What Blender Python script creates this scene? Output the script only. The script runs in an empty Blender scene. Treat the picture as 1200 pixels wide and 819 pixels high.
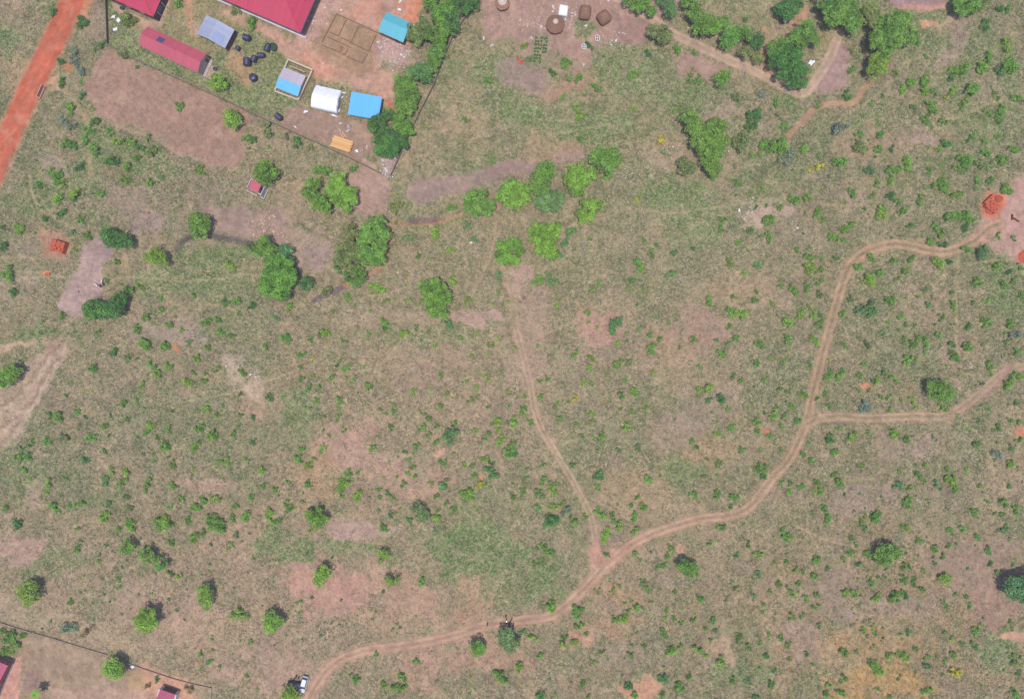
import bpy, bmesh, math, random
import numpy as np
from mathutils import Vector, Matrix

# ---------------------------------------------------------------- camera, sky, sun, exposure
scene = bpy.context.scene
COL = scene.collection
H = 180.0                     # flying height in metres
S = 0.225                     # metres of ground per photo pixel (photo is 1200 px wide)
cam_d = bpy.data.cameras.new('camera'); cam = bpy.data.objects.new('camera', cam_d); COL.objects.link(cam)
cam.location = (0, 0, H); cam.rotation_euler = (0, 0, 0)
cam_d.sensor_width = 36; cam_d.lens = 36 * H / (1200 * S)
cam_d.clip_start = 0.5; cam_d.clip_end = 6000
scene.camera = cam
world = bpy.data.worlds.new('World'); scene.world = world; world.use_nodes = True
wn = world.node_tree
sky = wn.nodes.new('ShaderNodeTexSky'); sky.sky_type = 'NISHITA'; sky.sun_disc = False
sky.sun_elevation = math.radians(80); sky.sun_rotation = math.radians(183)
sky.dust_density = 2.0; sky.altitude = 900
bg = wn.nodes['Background']; bg.inputs['Strength'].default_value = 0.15
wn.links.new(sky.outputs[0], bg.inputs[0])
sun_d = bpy.data.lights.new('sun', 'SUN'); sun = bpy.data.objects.new('sun', sun_d); COL.objects.link(sun)
sun_d.energy = 3.3; sun_d.angle = math.radians(0.6); sun_d.color = (1.0, 0.955, 0.90)
sun.rotation_euler = (math.radians(10), math.radians(-1), 0); sun.location = (0, 0, 300)
vs = scene.view_settings
vs.view_transform = 'Standard'; vs.look = 'None'; vs.gamma = 1; vs.use_curve_mapping = False
vs.exposure = 0.49
K = 0.56                      # photo brightness -> surface colour

rnd = random.Random(11)
rng = np.random.default_rng(5)

def W(px, py, z=0.0):
    """the place in metres of a point of the photo that stands z metres above the ground"""
    f = S * (1 - z / H)
    return ((px - 600) * f, (409.5 - py) * f)

def lin(c):
    a = np.asarray(c, dtype=float) / 255.0
    return np.where(a <= 0.04045, a / 12.92, ((a + 0.055) / 1.055) ** 2.4)
def alb(c, k=K):
    a = lin(c) * k
    return (float(a[0]), float(a[1]), float(a[2]), 1.0)

# ---------------------------------------------------------------- numpy noise
def _h(ix, iy, seed):
    n = (ix.astype(np.int64) * 374761393 + iy.astype(np.int64) * 668265263 + seed * 974634777) & 0xffffffff
    n = ((n ^ (n >> 13)) * 1274126177) & 0xffffffff
    return ((n ^ (n >> 16)) & 0xffffff) / float(0xffffff)
def vnoise(x, y, seed):
    ix = np.floor(x); iy = np.floor(y); fx = x - ix; fy = y - iy
    fx = fx * fx * (3 - 2 * fx); fy = fy * fy * (3 - 2 * fy)
    a = _h(ix, iy, seed); b = _h(ix + 1, iy, seed); c = _h(ix, iy + 1, seed); d = _h(ix + 1, iy + 1, seed)
    return (a * (1 - fx) + b * fx) * (1 - fy) + (c * (1 - fx) + d * fx) * fy
def fbm(x, y, scale, seed, oc=4, gain=0.5):
    s = 0; amp = 1; tot = 0; f = 1.0 / scale
    for o in range(oc):
        s = s + amp * vnoise(x * f + 13.7 * o, y * f - 7.1 * o, seed + o); tot += amp; amp *= gain; f *= 2.03
    return s / tot
def sstep(a, b, x):
    t = np.clip((x - a) / (b - a), 0, 1); return t * t * (3 - 2 * t)

# ---------------------------------------------------------------- the ground's soil map (soil kinds and grass cover, in photo pixels)
GX = np.concatenate([np.arange(-66, 1266.1, 1.2)]); GY = np.arange(-66, 886.1, 1.2)
MX, MY = np.meshgrid(GX, GY)
NA = fbm(MX, MY, 26, 3, 4) - 0.5; NB = fbm(MX, MY, 26, 77, 4) - 0.5
NF = fbm(MX, MY, 7, 21, 3) - 0.5
NG = fbm(MX, MY, 11, 133, 4, .6) - 0.5; NH = fbm(MX, MY, 11, 177, 4, .6) - 0.5
WX = MX + NA * 26 + NG * 16; WY = MY + NB * 26 + NH * 16
C = np.empty(MX.shape + (3,)); C[:] = (151, 140, 111)
V = np.full(MX.shape, 0.8)
RAG = fbm(MX, MY, 7, 333, 5, .68); RAG2 = fbm(MX, MY, 3.5, 345, 4, .7)
RAG3 = fbm(MX, MY, 20, 391, 5, .6)
def rag(m):
    return .15 * m + .85 * sstep(.36, .62, m * (.7 + .3 * m) + ((RAG - .5) * 1.2 + (RAG3 - .5) * 1.6) * np.minimum(1, m * 3))
def put(mask, col, op, veg):
    global C, V
    m = (mask * op)[..., None]
    C = C * (1 - m) + np.array(col, float) * m
    if veg is not None: V = V * (1 - mask * op) + veg * mask * op
def E(cx, cy, rx, ry, ang, col, op=1.0, soft=0.5, veg=None):
    a = math.radians(ang); dx = WX - cx; dy = WY - cy
    u = (dx * math.cos(a) + dy * math.sin(a)) / rx; v = (-dx * math.sin(a) + dy * math.cos(a)) / ry
    put(rag(1 - sstep(1 - soft, 1 + soft * 0.6, np.sqrt(u * u + v * v))) if rx < 120 else 1 - sstep(1 - soft, 1 + soft * 0.6, np.sqrt(u * u + v * v)), col, op, veg)
def segdist(X, Y, a, b):
    ax, ay = a; bx, by = b; dx, dy = bx - ax, by - ay; l2 = dx * dx + dy * dy + 1e-9
    t = np.clip(((X - ax) * dx + (Y - ay) * dy) / l2, 0, 1)
    return np.hypot(X - ax - t * dx, Y - ay - t * dy)
def P(poly, col, op=1.0, fe=3.0, veg=None, warp=0.35):
    X = MX + (WX - MX) * warp; Y = MY + (WY - MY) * warp
    xs = [p[0] for p in poly]; ys = [p[1] for p in poly]; m = fe * 2 + 8
    i0 = np.searchsorted(GX, min(xs) - m); i1 = np.searchsorted(GX, max(xs) + m)
    j0 = np.searchsorted(GY, min(ys) - m); j1 = np.searchsorted(GY, max(ys) + m)
    if i1 <= i0 or j1 <= j0: return
    x = X[j0:j1, i0:i1]; y = Y[j0:j1, i0:i1]; ins = np.zeros(x.shape, bool); d = np.full(x.shape, 1e9)
    for k in range(len(poly)):
        a = poly[k]; b = poly[(k + 1) % len(poly)]
        d = np.minimum(d, segdist(x, y, a, b))
        if a[1] != b[1]:
            c = ((a[1] > y) != (b[1] > y)) & (x < (b[0] - a[0]) * (y - a[1]) / (b[1] - a[1]) + a[0]); ins ^= c
    sd = np.where(ins, -d, d) + NF[j0:j1, i0:i1] * fe * 1.6 + (RAG2[j0:j1, i0:i1] - .5) * fe * 2.2
    full = np.zeros(MX.shape); full[j0:j1, i0:i1] = 1 - sstep(-fe, fe, sd)
    put(full, col, op, veg)
def smooth(pts, n=6):
    out = []
    p = [pts[0]] + list(pts) + [pts[-1]]
    for i in range(1, len(p) - 2):
        for k in range(n):
            t = k / n
            out.append(tuple(0.5 * ((2 * p[i][j]) + (-p[i-1][j] + p[i+1][j]) * t + (2*p[i-1][j] - 5*p[i][j] + 4*p[i+1][j] - p[i+2][j]) * t*t + (-p[i-1][j] + 3*p[i][j] - 3*p[i+1][j] + p[i+2][j]) * t**3) for j in (0, 1)))
    out.append(tuple(pts[-1])); return out
def pdist(path, wob=1.0):
    m = 26
    d = np.full(MX.shape, 1e9)
    X = MX + NF * wob * 3; Y = MY + NA * wob * 3
    for a, b in zip(path[:-1], path[1:]):
        i0 = np.searchsorted(GX, min(a[0], b[0]) - m); i1 = np.searchsorted(GX, max(a[0], b[0]) + m)
        j0 = np.searchsorted(GY, min(a[1], b[1]) - m); j1 = np.searchsorted(GY, max(a[1], b[1]) + m)
        if i1 <= i0 or j1 <= j0: continue
        d[j0:j1, i0:i1] = np.minimum(d[j0:j1, i0:i1], segdist(X[j0:j1, i0:i1], Y[j0:j1, i0:i1], a, b))
    return d
def L(path, w, col, op=1.0, fe=1.5, veg=None, wob=0.6):
    d = pdist(smooth(path), wob)
    put(1 - sstep(w / 2 - fe / 2, w / 2 + fe, d), col, op, veg)
def RUT(path, gap, rw, col, op, mid, midop, wob=0.35):
    sp = smooth(path); d = pdist(sp, wob)
    w = gap / 2; op = op * np.clip(.62 + (RAG - .3) * 1.0, .5, 1.0); rw = rw * np.clip(.75 + (NA + .5) * .6 + (RAG2 - .5) * .9, .6, 1.6)
    put(1 - sstep(w + 2.0, w + 7.5, d + NF * 9 + (RAG2 - .5) * 6), (172, 146, 122), 0.6 * op, 0.3)
    put(1 - sstep(0, w * 0.75, d + NF * 3), mid, midop, 0.35)
    put(1 - sstep(rw * 0.5, rw * 0.5 + 1.6, np.abs(d - w)), col, op, 0.0)

STRAW=(172,152,128); OL=(136,138,100); GR=(118,138,86); PK=(184,151,134); MV=(166,138,131); TR=(192,152,130)
# broad zones
E(1000,200,330,260,0,(137,137,101),.75,.7,.9)
E(1010,560,260,200,0,(146,138,106),.6,.7,.85)
E(1050,740,240,120,0,(163,138,104),.75,.7,.8)
E(250,690,320,150,0,(168,146,122),.8,.7,.75)
E(450,520,220,120,10,(162,143,118),.7,.7,.8)
E(140,500,170,120,0,(143,138,108),.75,.7,.85)
E(430,400,260,110,0,(152,140,112),.6,.7,.8)
E(700,430,220,150,0,(156,144,116),.6,.7,.8)
E(760,260,150,80,0,(142,141,109),.8,.6,.9)
E(600,110,140,80,0,(141,142,104),.8,.6,.9)
E(760,120,100,70,0,(137,138,98),.8,.6,.9)
E(60,190,120,100,0,(132,132,98),.8,.6,.9)
E(200,235,120,50,0,(139,130,106),.8,.6,.9)
E(20,60,60,90,0,(140,132,100),.8,.5,.8); E(8,42,18,26,0,(112,148,84),.9,.6,1); E(45,2,30,10,0,(115,145,84),.8,.6,1)
E(25,90,26,26,0,(178,148,122),.7,.6,.4)
E(290,705,340,100,0,(178,153,134),.6,.8,.7)
E(510,500,210,130,0,(174,152,130),.75,.8,.85)
E(840,430,90,80,0,(158,138,122),.5,.8,.7)
E(80,480,120,70,0,(150,138,114),.5,.8,.8)
# noise of soil and grass over everything
n1 = fbm(MX, MY, 95, 401, 5, .58); n2 = fbm(MX, MY, 70, 507, 5, .58); n3 = fbm(MX, MY, 22, 611, 4, .6)
put(sstep(.52, .72, n1), (120,136,92), .55, 1.0)
put(sstep(.54, .74, n2), (182,152,133), .55, .5)
put(sstep(.56, .72, n3), (126,132,96), .45, 1.0)
put(sstep(.56, .75, 1 - n3), (180,157,130), .45, .6)
n4 = fbm(MX, MY, 45, 717, 5, .6); put(sstep(.6, .75, n4), (152,130,118), .5, .5)
# green swards
for e in [(562,645,62,34,0,.75),(640,683,26,30,0,.6),(335,640,40,20,0,.65),(415,645,40,12,5,.6),(590,690,60,22,-10,.4),(60,660,50,18,-10,.4),
          (20,560,26,40,0,.4),(110,170,14,40,0,.6),(70,215,50,24,0,.5),(160,185,50,20,20,.5),(30,240,40,10,0,.4),(150,40,16,20,0,.5),(270,80,30,14,20,.5),(200,80,40,8,26,.7),(790,228,50,22,0,.6),(815,268,45,26,0,.5),(800,555,28,22,0,.5),(230,330,80,22,0,.5),(255,300,60,14,0,.7),(120,255,30,14,0,.3),
          (650,150,40,14,0,.4),(480,230,18,22,0,.3),(700,150,50,14,0,.6),(570,90,26,22,0,.6),(612,125,24,16,0,.6),(735,85,40,32,0,.45),(800,105,35,22,0,.5),
          (1000,145,40,14,-20,.5),(920,115,18,14,0,.7),(1075,18,40,10,0,.7),(1090,50,50,16,0,.5),(1170,760,24,28,0,.7),(870,790,40,14,0,.5),(60,395,40,8,0,.6),(20,395,24,6,0,.4),
          (250,390,20,8,0,.3),(350,480,30,28,0,.6),(560,590,30,16,0,.4),(110,585,26,14,0,.3),(495,390,60,16,0,.3),(455,215,10,20,0,.3),(1180,330,30,50,0,.6),(1150,110,50,80,0,.4),(1120,170,60,40,0,.3)]:
    E(e[0],e[1],e[2]*1.1,e[3]*1.1,e[4],(112,140,82),min(1,e[5]*1.35),.6,1.0)
# bare pinkish and mauve soils
for e in [(382,690,48,26,0,(192,150,136),.8,.15),(480,695,44,24,30,(190,152,134),.6,.3),(415,622,42,12,5,(186,156,148),.7,.3),(30,645,28,14,0,(188,154,146),.7,.3),(300,470,24,18,0,(186,158,136),.6,.4),
          (276,432,12,16,0,(196,176,158),.6,.4),(298,448,8,16,0,(200,178,158),.6,.4),(405,525,38,22,-30,(186,150,136),.7,.2),(445,545,34,20,0,(190,156,142),.6,.3),(370,560,24,28,0,(180,148,118),.6,.5),
          (490,565,44,18,0,(186,150,134),.6,.3),(240,568,40,10,0,(190,156,142),.6,.3),(620,400,22,70,0,(178,150,136),.6,.3),(608,320,22,14,0,(192,160,148),.7,.2),(560,372,30,7,0,(190,158,148),.8,.2),
          (700,380,22,20,0,(190,150,138),.7,.2),(800,400,30,22,0,(178,148,118),.5,.4),(820,385,36,26,0,(172,140,128),.6,.3),(870,330,40,18,0,(178,150,124),.5,.5),(810,440,50,22,0,(180,150,128),.5,.4),
          (785,505,50,18,0,(170,142,128),.5,.4),(830,530,34,14,0,(184,150,116),.5,.5),(740,575,44,24,0,(180,152,122),.5,.5),(830,480,36,26,0,(164,142,130),.5,.4),
          (1010,585,36,12,-10,(164,140,134),.6,.4),(1085,520,26,10,-25,(166,142,136),.6,.4),(1045,520,20,12,0,(160,142,126),.5,.5),(1140,660,50,38,0,(156,132,118),.75,.3),(1170,710,32,24,0,(162,130,118),.7,.25),
          (980,690,30,30,0,(158,136,126),.6,.4),(940,755,26,30,0,(168,138,128),.6,.3),(1045,712,50,16,0,(166,142,134),.5,.4),(1020,760,60,24,0,(182,146,104),.5,.5),(1020,800,60,20,0,(190,152,98),.8,.6),
          (720,735,30,16,0,(178,140,118),.6,.4),(735,770,34,14,0,(162,144,128),.5,.4),(757,808,18,16,0,(206,158,132),.8,.1),(680,745,16,14,0,(196,150,132),.7,.2),(725,700,26,14,0,(184,148,118),.5,.4),
          (150,240,30,18,0,(160,138,128),.6,.3),(172,262,20,12,0,(164,142,138),.6,.3),(190,388,44,12,0,(164,146,138),.6,.3),(365,295,32,22,0,(172,148,136),.65,.3),(380,300,16,12,0,(164,142,142),.5,.3),
          (30,290,20,8,0,(166,144,140),.5,.3),(20,330,30,16,0,(178,158,142),.5,.4),(65,200,14,26,0,(166,150,138),.6,.4),(330,255,24,20,0,(168,144,124),.5,.4),(480,370,60,10,0,(178,154,136),.5,.4),
          (930,270,40,40,0,(150,134,116),.5,.4),(1000,235,16,12,0,(176,150,140),.5,.3),(950,330,30,26,0,(160,140,118),.4,.5),(900,250,24,14,-25,(190,166,152),.7,.2),(1015,170,40,22,0,(174,146,126),.55,.4),
          (1075,165,50,20,0,(168,142,122),.5,.4),(900,60,8,20,0,(196,140,110),.8,.2),(1085,160,14,9,0,(176,146,146),.6,.3),(1150,100,20,18,0,(160,138,124),.5,.4),(1120,50,12,30,35,(170,144,136),.6,.3),
          (690,100,22,14,0,(178,150,124),.5,.4),(655,105,34,12,-10,(172,138,120),.75,.2),(625,95,24,14,0,(184,156,136),.5,.5),(665,180,14,10,0,(172,146,138),.7,.2),(610,195,20,14,0,(176,146,136),.7,.2),
          (545,145,34,20,0,(178,150,124),.5,.5),(545,110,22,22,0,(172,154,126),.5,.7),(475,150,6,22,10,(118,150,78),.8,1),(635,170,30,16,0,(178,146,122),.5,.4),(790,185,34,10,0,(182,158,140),.6,.3),
          (850,130,20,10,0,(174,150,138),.6,.3),(790,165,24,12,0,(168,148,126),.5,.4),(855,185,22,26,0,(160,146,122),.5,.5),(190,715,60,26,0,(176,150,134),.6,.4),(230,735,34,24,0,(190,158,138),.5,.4),
          (320,790,60,26,0,(186,154,140),.6,.3),(480,730,70,16,0,(184,150,130),.5,.4),(555,700,20,30,0,(188,150,128),.6,.3),(560,765,50,22,0,(186,148,130),.6,.3),(490,785,26,30,0,(188,150,134),.6,.3)]:
    E(e[0],e[1],e[2]*1.3,e[3]*1.3,e[4],tuple(q*.85+p*.15 for q,p in zip(e[5],(170,148,126))),min(1,e[6]*1.3),.8,e[7]*.7+.15)
# plots and yards with clear edges
P([(124,56),(150,68),(225,102),(300,138),(285,150),(283,190),(270,199),(243,190),(190,165),(165,150),(140,143),(118,140),(101,106),(106,78)],(167,135,120),.95,3,.12)
P([(104,108),(140,143),(190,165),(262,194),(258,198),(190,172),(135,148)],(176,148,134),.7,2,.1)
P([(127,-20),(127,52),(150,64),(225,98),(300,133),(305,110),(262,95),(238,88),(168,56),(150,30),(140,8),(134,-20)],(120,142,86),.95,3,.9)
P([(190,-20),(262,-20),(262,5),(345,42),(330,60),(262,60),(240,75),(172,30)],(158,148,112),.95,5,.6)
P([(215,-20),(225,-20),(222,20),(232,45),(222,42),(214,20)],(204,152,124),.8,4,.05)
P([(222,25),(238,28),(228,42),(220,40)],(196,168,150),.8,3,.05)
P([(132,4),(178,27),(196,-20),(206,-20),(186,34),(176,33),(158,26),(134,14)],(205,170,154),.95,1.6,0)
P([(146,14),(176,32),(166,40),(150,34)],(190,160,136),.7,4,.2)
P([(240,74),(256,78),(262,94),(248,96),(236,90)],(196,172,154),.85,3,.05)
P([(275,35),(300,32),(328,48),(342,80),(338,110),(330,140),(300,126),(290,100),(300,86),(288,64)],(126,142,90),.85,4,.9)
P([(268,60),(290,66),(298,90),(292,108),(276,90),(266,76)],(190,150,120),.8,4,.2)
P([(262,6),(345,46),(352,38),(368,-20),(500,-20),(497,-4),(492,12),(484,32),(476,60),(466,86),(462,108),(452,128),(440,112),(398,100),(372,94),(364,80),(336,70),(326,58),(300,36),(258,14)],(196,158,140),.95,4,.04)
P([(388,10),(452,40),(434,86),(424,90),(362,62),(374,30)],(166,138,112),.95,3,.05)
P([(380,-20),(400,-20),(392,16),(366,52),(352,60),(350,40)],(196,162,150),.75,5,.0)
P([(478,-10),(500,-10),(494,14),(484,34),(474,24)],(212,144,112),.8,6,0)
P([(430,-20),(476,-20),(478,10),(452,16),(440,26),(412,20)],(200,148,126),.7,6,0)
P([(446,-4),(462,-2),(464,10),(452,14),(446,8)],(180,150,138),.8,3,0)
P([(360,58),(394,82),(386,100),(366,92),(350,72)],(206,150,128),.65,6,0)
P([(442,40),(475,54),(484,76),(464,80),(440,66)],(190,160,152),.85,4,.05)
P([(448,70),(468,72),(462,86),(444,84)],(150,148,112),.7,4,.7)
P([(374,92),(410,98),(408,106),(376,100)],(166,156,118),.6,4,.5)
P([(452,118),(462,128),(464,146),(454,142)],(200,120,90),.8,3,.05)
P([(340,122),(362,128),(398,136),(440,146),(436,176),(422,190),(384,172),(330,148)],(164,137,122),.95,3,.08)
P([(322,102),(350,116),(348,124),(330,120)],(84,128,74),.8,3,1)
P([(424,184),(442,194),(440,204),(422,192)],(196,170,150),.95,1.2,0)
P([(446,185),(470,178),(458,206),(446,200)],(180,154,150),.9,2,.05)
P([(462,206),(474,170),(480,176),(474,212),(466,222)],(186,160,134),.6,3,.3)
P([(563,-20),(812,-20),(780,22),(765,26),(750,52),(722,46),(700,62),(692,78),(664,66),(640,62),(612,66),(600,52),(572,50),(562,24)],(176,144,133),.93,5,.08)
P([(722,18),(762,24),(754,53),(736,53),(722,46)],(162,131,122),.8,2,.05)
P([(672,26),(690,20),(698,36),(686,46),(672,40)],(120,138,90),.8,3,.9)
P([(568,50),(590,42),(610,52),(606,66),(592,62),(572,62)],(148,142,108),.6,4,.7)
P([(579,74),(596,68),(622,74),(640,84),(640,98),(628,112),(604,106),(584,98)],(154,132,124),.85,5,.12)
P([(625,40),(642,40),(641,76),(624,78)],(150,140,120),.6,2,.2)
P([(640,62),(676,66),(692,74),(684,84),(660,84),(646,78)],(174,142,130),.6,4,.1)
P([(796,58),(848,78),(836,96),(806,92),(791,92)],(174,142,132),.9,3,.08)
P([(812,-20),(938,-20),(918,6),(900,36),(880,34),(848,12),(824,6)],(148,148,106),.95,5,.9)
P([(884,-20),(900,-20),(908,20),(900,28),(890,8)],(166,152,122),.6,4,.6)
P([(924,12),(948,6),(946,22),(930,36),(922,30)],(196,150,126),.85,4,.1)
P([(888,34),(906,40),(902,90),(894,96),(866,76),(868,60)],(176,148,122),.6,5,.3)
P([(954,20),(980,28),(984,44),(960,84),(942,104),(938,96),(958,52)],(160,148,112),.9,3,.6)
P([(978,46),(996,60),(992,96),(978,106),(964,114),(948,106),(966,80)],(174,143,140),.9,4,.1)
P([(1035,-20),(1112,-20),(1106,6),(1060,10),(1042,4)],(164,134,140),.9,2.5,.1)
P([(1048,6),(1110,4),(1108,10),(1062,14)],(206,156,140),.8,2,.0)
P([(1076,22),(1100,24),(1104,30),(1078,34)],(216,166,140),.9,2.5,0)
P([(1100,26),(1124,14),(1134,6),(1138,10),(1118,26),(1102,34)],(190,158,142),.7,3,.1)
P([(476,212),(520,208),(560,200),(602,188),(626,194),(632,206),(600,208),(560,218),(520,232),(496,240),(476,234)],(158,136,127),.95,4,.03)
P([(236,238),(280,244),(330,244),(342,262),(334,283),(292,282),(244,272)],(158,135,126),.92,5,.08)
P([(404,216),(424,192),(446,205),(462,214),(456,236),(446,252),(410,252),(398,240)],(178,148,136),.92,4,.05)
P([(66,356),(78,334),(92,318),(98,290),(114,278),(136,286),(128,302),(118,312),(122,330),(112,352),(98,370),(84,371)],(178,154,148),.95,2.2,.02)
P([(120,282),(136,286),(128,300),(116,298)],(150,130,136),.7,3,.0)
P([(130,302),(148,300),(150,320),(138,314)],(200,172,140),.7,3,.2)
P([(-66,510),(-20,462),(20,440),(44,412),(78,392),(76,420),(52,452),(36,480),(24,510),(-10,530),(-66,560)],(186,160,142),.85,5,.25)
P([(20,482),(34,478),(34,486),(22,488)],(222,198,180),.9,3,0)
P([(-66,398),(10,400),(42,398),(40,404),(10,410),(-66,412)],(198,168,146),.8,3,.05)
P([(48,396),(76,392),(66,408),(48,420)],(188,150,136),.7,4,.1)
P([(28,564),(50,562),(46,590),(38,596),(28,588)],(186,158,146),.7,4,.2)
P([(24,742),(125,770),(152,786),(160,812),(156,840),(22,840)],(164,142,120),.95,2,.1)
P([(0,728),(60,732),(125,762),(170,776),(150,740),(60,716),(0,700)],(184,162,138),.6,8,.2)
P([(26,784),(46,786),(48,806),(26,808)],(150,122,122),.6,5,.05)
P([(-20,776),(14,772),(24,766),(22,840),(-20,840)],(206,160,144),.95,1.6,0)
P([(164,776),(240,806),(236,840),(160,840),(150,808)],(208,160,136),.9,4,.04)
P([(222,800),(250,808),(246,824),(228,818)],(168,156,130),.7,3,.4)
P([(150,786),(168,790),(172,806),(150,806)],(176,152,116),.7,4,.3)
P([(60,810),(160,806),(176,812),(160,830),(60,840)],(190,160,142),.8,3,.1)
P([(1128,282),(1150,262),(1150,236),(1180,218),(1210,196),(1266,190),(1266,340),(1206,330),(1190,312),(1176,300),(1168,276),(1156,274)],(192,156,146),.93,4,.05)
P([(1150,272),(1172,284),(1176,296),(1168,298),(1156,286),(1142,282)],(196,156,146),.8,3,.1)
P([(1146,242),(1158,222),(1176,228),(1178,242),(1166,260),(1152,254)],(204,122,98),.9,3,0)
P([(1188,300),(1220,286),(1220,312),(1194,308)],(208,134,114),.9,3,0)
P([(48,270),(76,272),(86,290),(76,306),(52,302),(48,286)],(190,142,124),.8,4,.1)
E(56,321,6,4,0,(226,142,108),.95,.4,0)
P([(1164,746),(1176,741),(1206,740),(1240,752),(1200,752),(1176,749)],(214,170,146),.95,2,0)
E(201,404,4,6,0,(200,132,92),.8,.5,.2); E(1015,450,7,6,0,(208,136,108),.85,.5,.05); E(1200,506,7,8,0,(210,134,108),.8,.5,.05); E(561,563,5,5,0,(214,146,112),.8,.5,.05); E(515,527,7,8,30,(212,168,146),.8,.5,.05); E(899,505,5,6,0,(212,130,104),.8,.5,.05)
E(797,646,8,8,0,(202,158,140),.8,.5,.05); E(845,765,14,16,0,(196,164,142),.6,.5,.2); E(76,76,8,8,0,(206,138,104),.8,.5,.1); E(66,100,12,9,0,(196,158,134),.9,.5,.05); E(100,12,10,26,15,(206,140,108),.8,.5,.05)
P([(107,0),(122,0),(122,50),(112,52),(106,30)],(158,136,126),.6,4,.3)
# roads and tracks
ROADS = {
 'red_road': [(100,-66),(92,-20),(83,5),(67,40),(50,75),(36,103),(20,138),(4,172),(-14,215),(-66,330)],
 'main': [(1172,262),(1158,268),(1146,279),(1128,289),(1108,295),(1090,294),(1070,289),(1050,286),(1030,289),(1010,298),(996,312),(988,330),(982,350),(975,375),(968,400),(960,430),(951,465),(946,492),(938,512),(925,538),(905,560),(880,592),(855,604),(820,608),(780,620),(745,635),(714,658),(692,682),(665,708),(642,722),(605,727),(570,732),(530,745),(500,752),(460,758),(425,763),(395,775),(375,795),(360,822),(345,860)],
 'branch': [(946,497),(958,491),(985,488),(1020,490),(1060,488),(1100,488),(1118,483),(1140,468),(1160,450),(1178,436),(1210,428),(1266,424)],
 'middle': [(598,330),(602,360),(606,390),(614,420),(621,450),(628,485),(640,512),(660,545),(680,580),(692,605),(697,630),(701,658)],
 'upper': [(680,-20),(720,-4),(750,12),(785,37),(830,60),(880,82),(915,100),(940,110),(958,92),(972,68),(983,40)],
 'wash': [(1020,96),(1012,104),(1006,115),(996,122),(982,121),(965,124),(950,133),(936,147),(922,162)],
}
# gullies
for pts in ([(78,396),(56,418),(40,440),(20,462),(-10,480)],[(70,420),(50,445),(36,470),(20,500),(0,520)],[(74,404),(62,430),(44,458),(24,484),(-6,508)]):
    L(pts,2.2,(146,122,104),.5,3,.3,3); L([(x+4,y+3) for x,y in pts],2.5,(208,182,164),.5,4,.05,3)
for pts in ([(262,420),(276,432),(284,450),(300,470)],[(890,262),(905,240),(920,232)],[(860,236),(884,240),(905,236)]):
    L(pts,3,(206,184,166),.4,5,.1,2.5)
L([(208,292),(218,280),(240,276),(270,281),(300,287),(320,290)],6,(92,86,80),.95,3,.2)
L([(368,352),(380,346),(392,342),(404,335)],6,(110,96,98),.9,2,.2)
L([(404,335),(420,328),(440,318),(452,300),(460,262),(470,262),(490,264),(515,260),(540,253),(556,248),(580,244),(600,236),(622,232)],4,(190,134,112),.7,3,.1)
L([(480,260),(500,258),(512,256)],6,(112,92,90),.8,3,.1)
L([(480,268),(520,264),(545,254)],4,(140,152,88),.7,3,1)
L([(700,188),(735,180),(752,172),(775,168),(800,172)],4,(176,140,126),.5,4,.2)
L(ROADS['red_road'],31,(196,134,104),.7,4,.1,.8); L(ROADS['red_road'],25,(190,108,84),.97,1.6,0,.5); L(ROADS['red_road'],9,(210,126,102),.25,5,0,.5)
d_ = pdist(smooth(ROADS['red_road']), .8)
put((1 - sstep(.8, 2.4, np.abs(d_ - 4.2 - NA * 3))) * np.clip(RAG * 1.8 - .4, 0, 1), (200, 126, 102), .5, None)
put((1 - sstep(1, 3, np.abs(d_ - 8.5 - NF * 4))) * np.clip(RAG2 * 2 - .5, 0, 1), (184, 104, 82), .5, None)
L([(50,112),(66,103),(82,112),(92,130),(100,140),(104,180),(106,205)],5,(186,156,132),.7,3,.2)
L(ROADS['upper'],10,(198,170,150),.97,2.0,.0); L(ROADS['upper'],3,(160,144,118),.5,2,.2)
RUT(ROADS['main'],7.2,2.0,(192,155,132),.98,(146,132,102),.95)
d_ = pdist(smooth(ROADS['main']), .4)
fx = sstep(1010, 700, MX) * sstep(560, 640, MY)
put((1 - sstep(4, 9.5, d_ + NF * 8)) * fx, (184,150,129), .6, .02)
put((1 - sstep(1.0, 2.2, np.abs(d_ - 3.2))) * fx, (200,166,146), .6, .0)
RUT(ROADS['branch'],6.8,1.8,(192,158,138),.92,(148,136,106),.7)
RUT(ROADS['middle'],5.2,1.4,(196,168,145),.25 + .6 * sstep(330, 480, MY),(158,144,118),.5)
P([(694,630),(702,630),(706,650),(722,640),(716,656),(696,668),(692,650)],(194,152,134),.85,3,.05)
P([(1128,480),(1160,450),(1172,430),(1184,428),(1186,440),(1160,462),(1130,484),(1110,492)],(182,148,136),.6,4,.1)
L(ROADS['wash'],6,(186,148,118),.9,2.5,.05)
L([(965,124),(950,133),(936,147),(922,162)],5,(160,126,112),.6,2,0.1)
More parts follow.
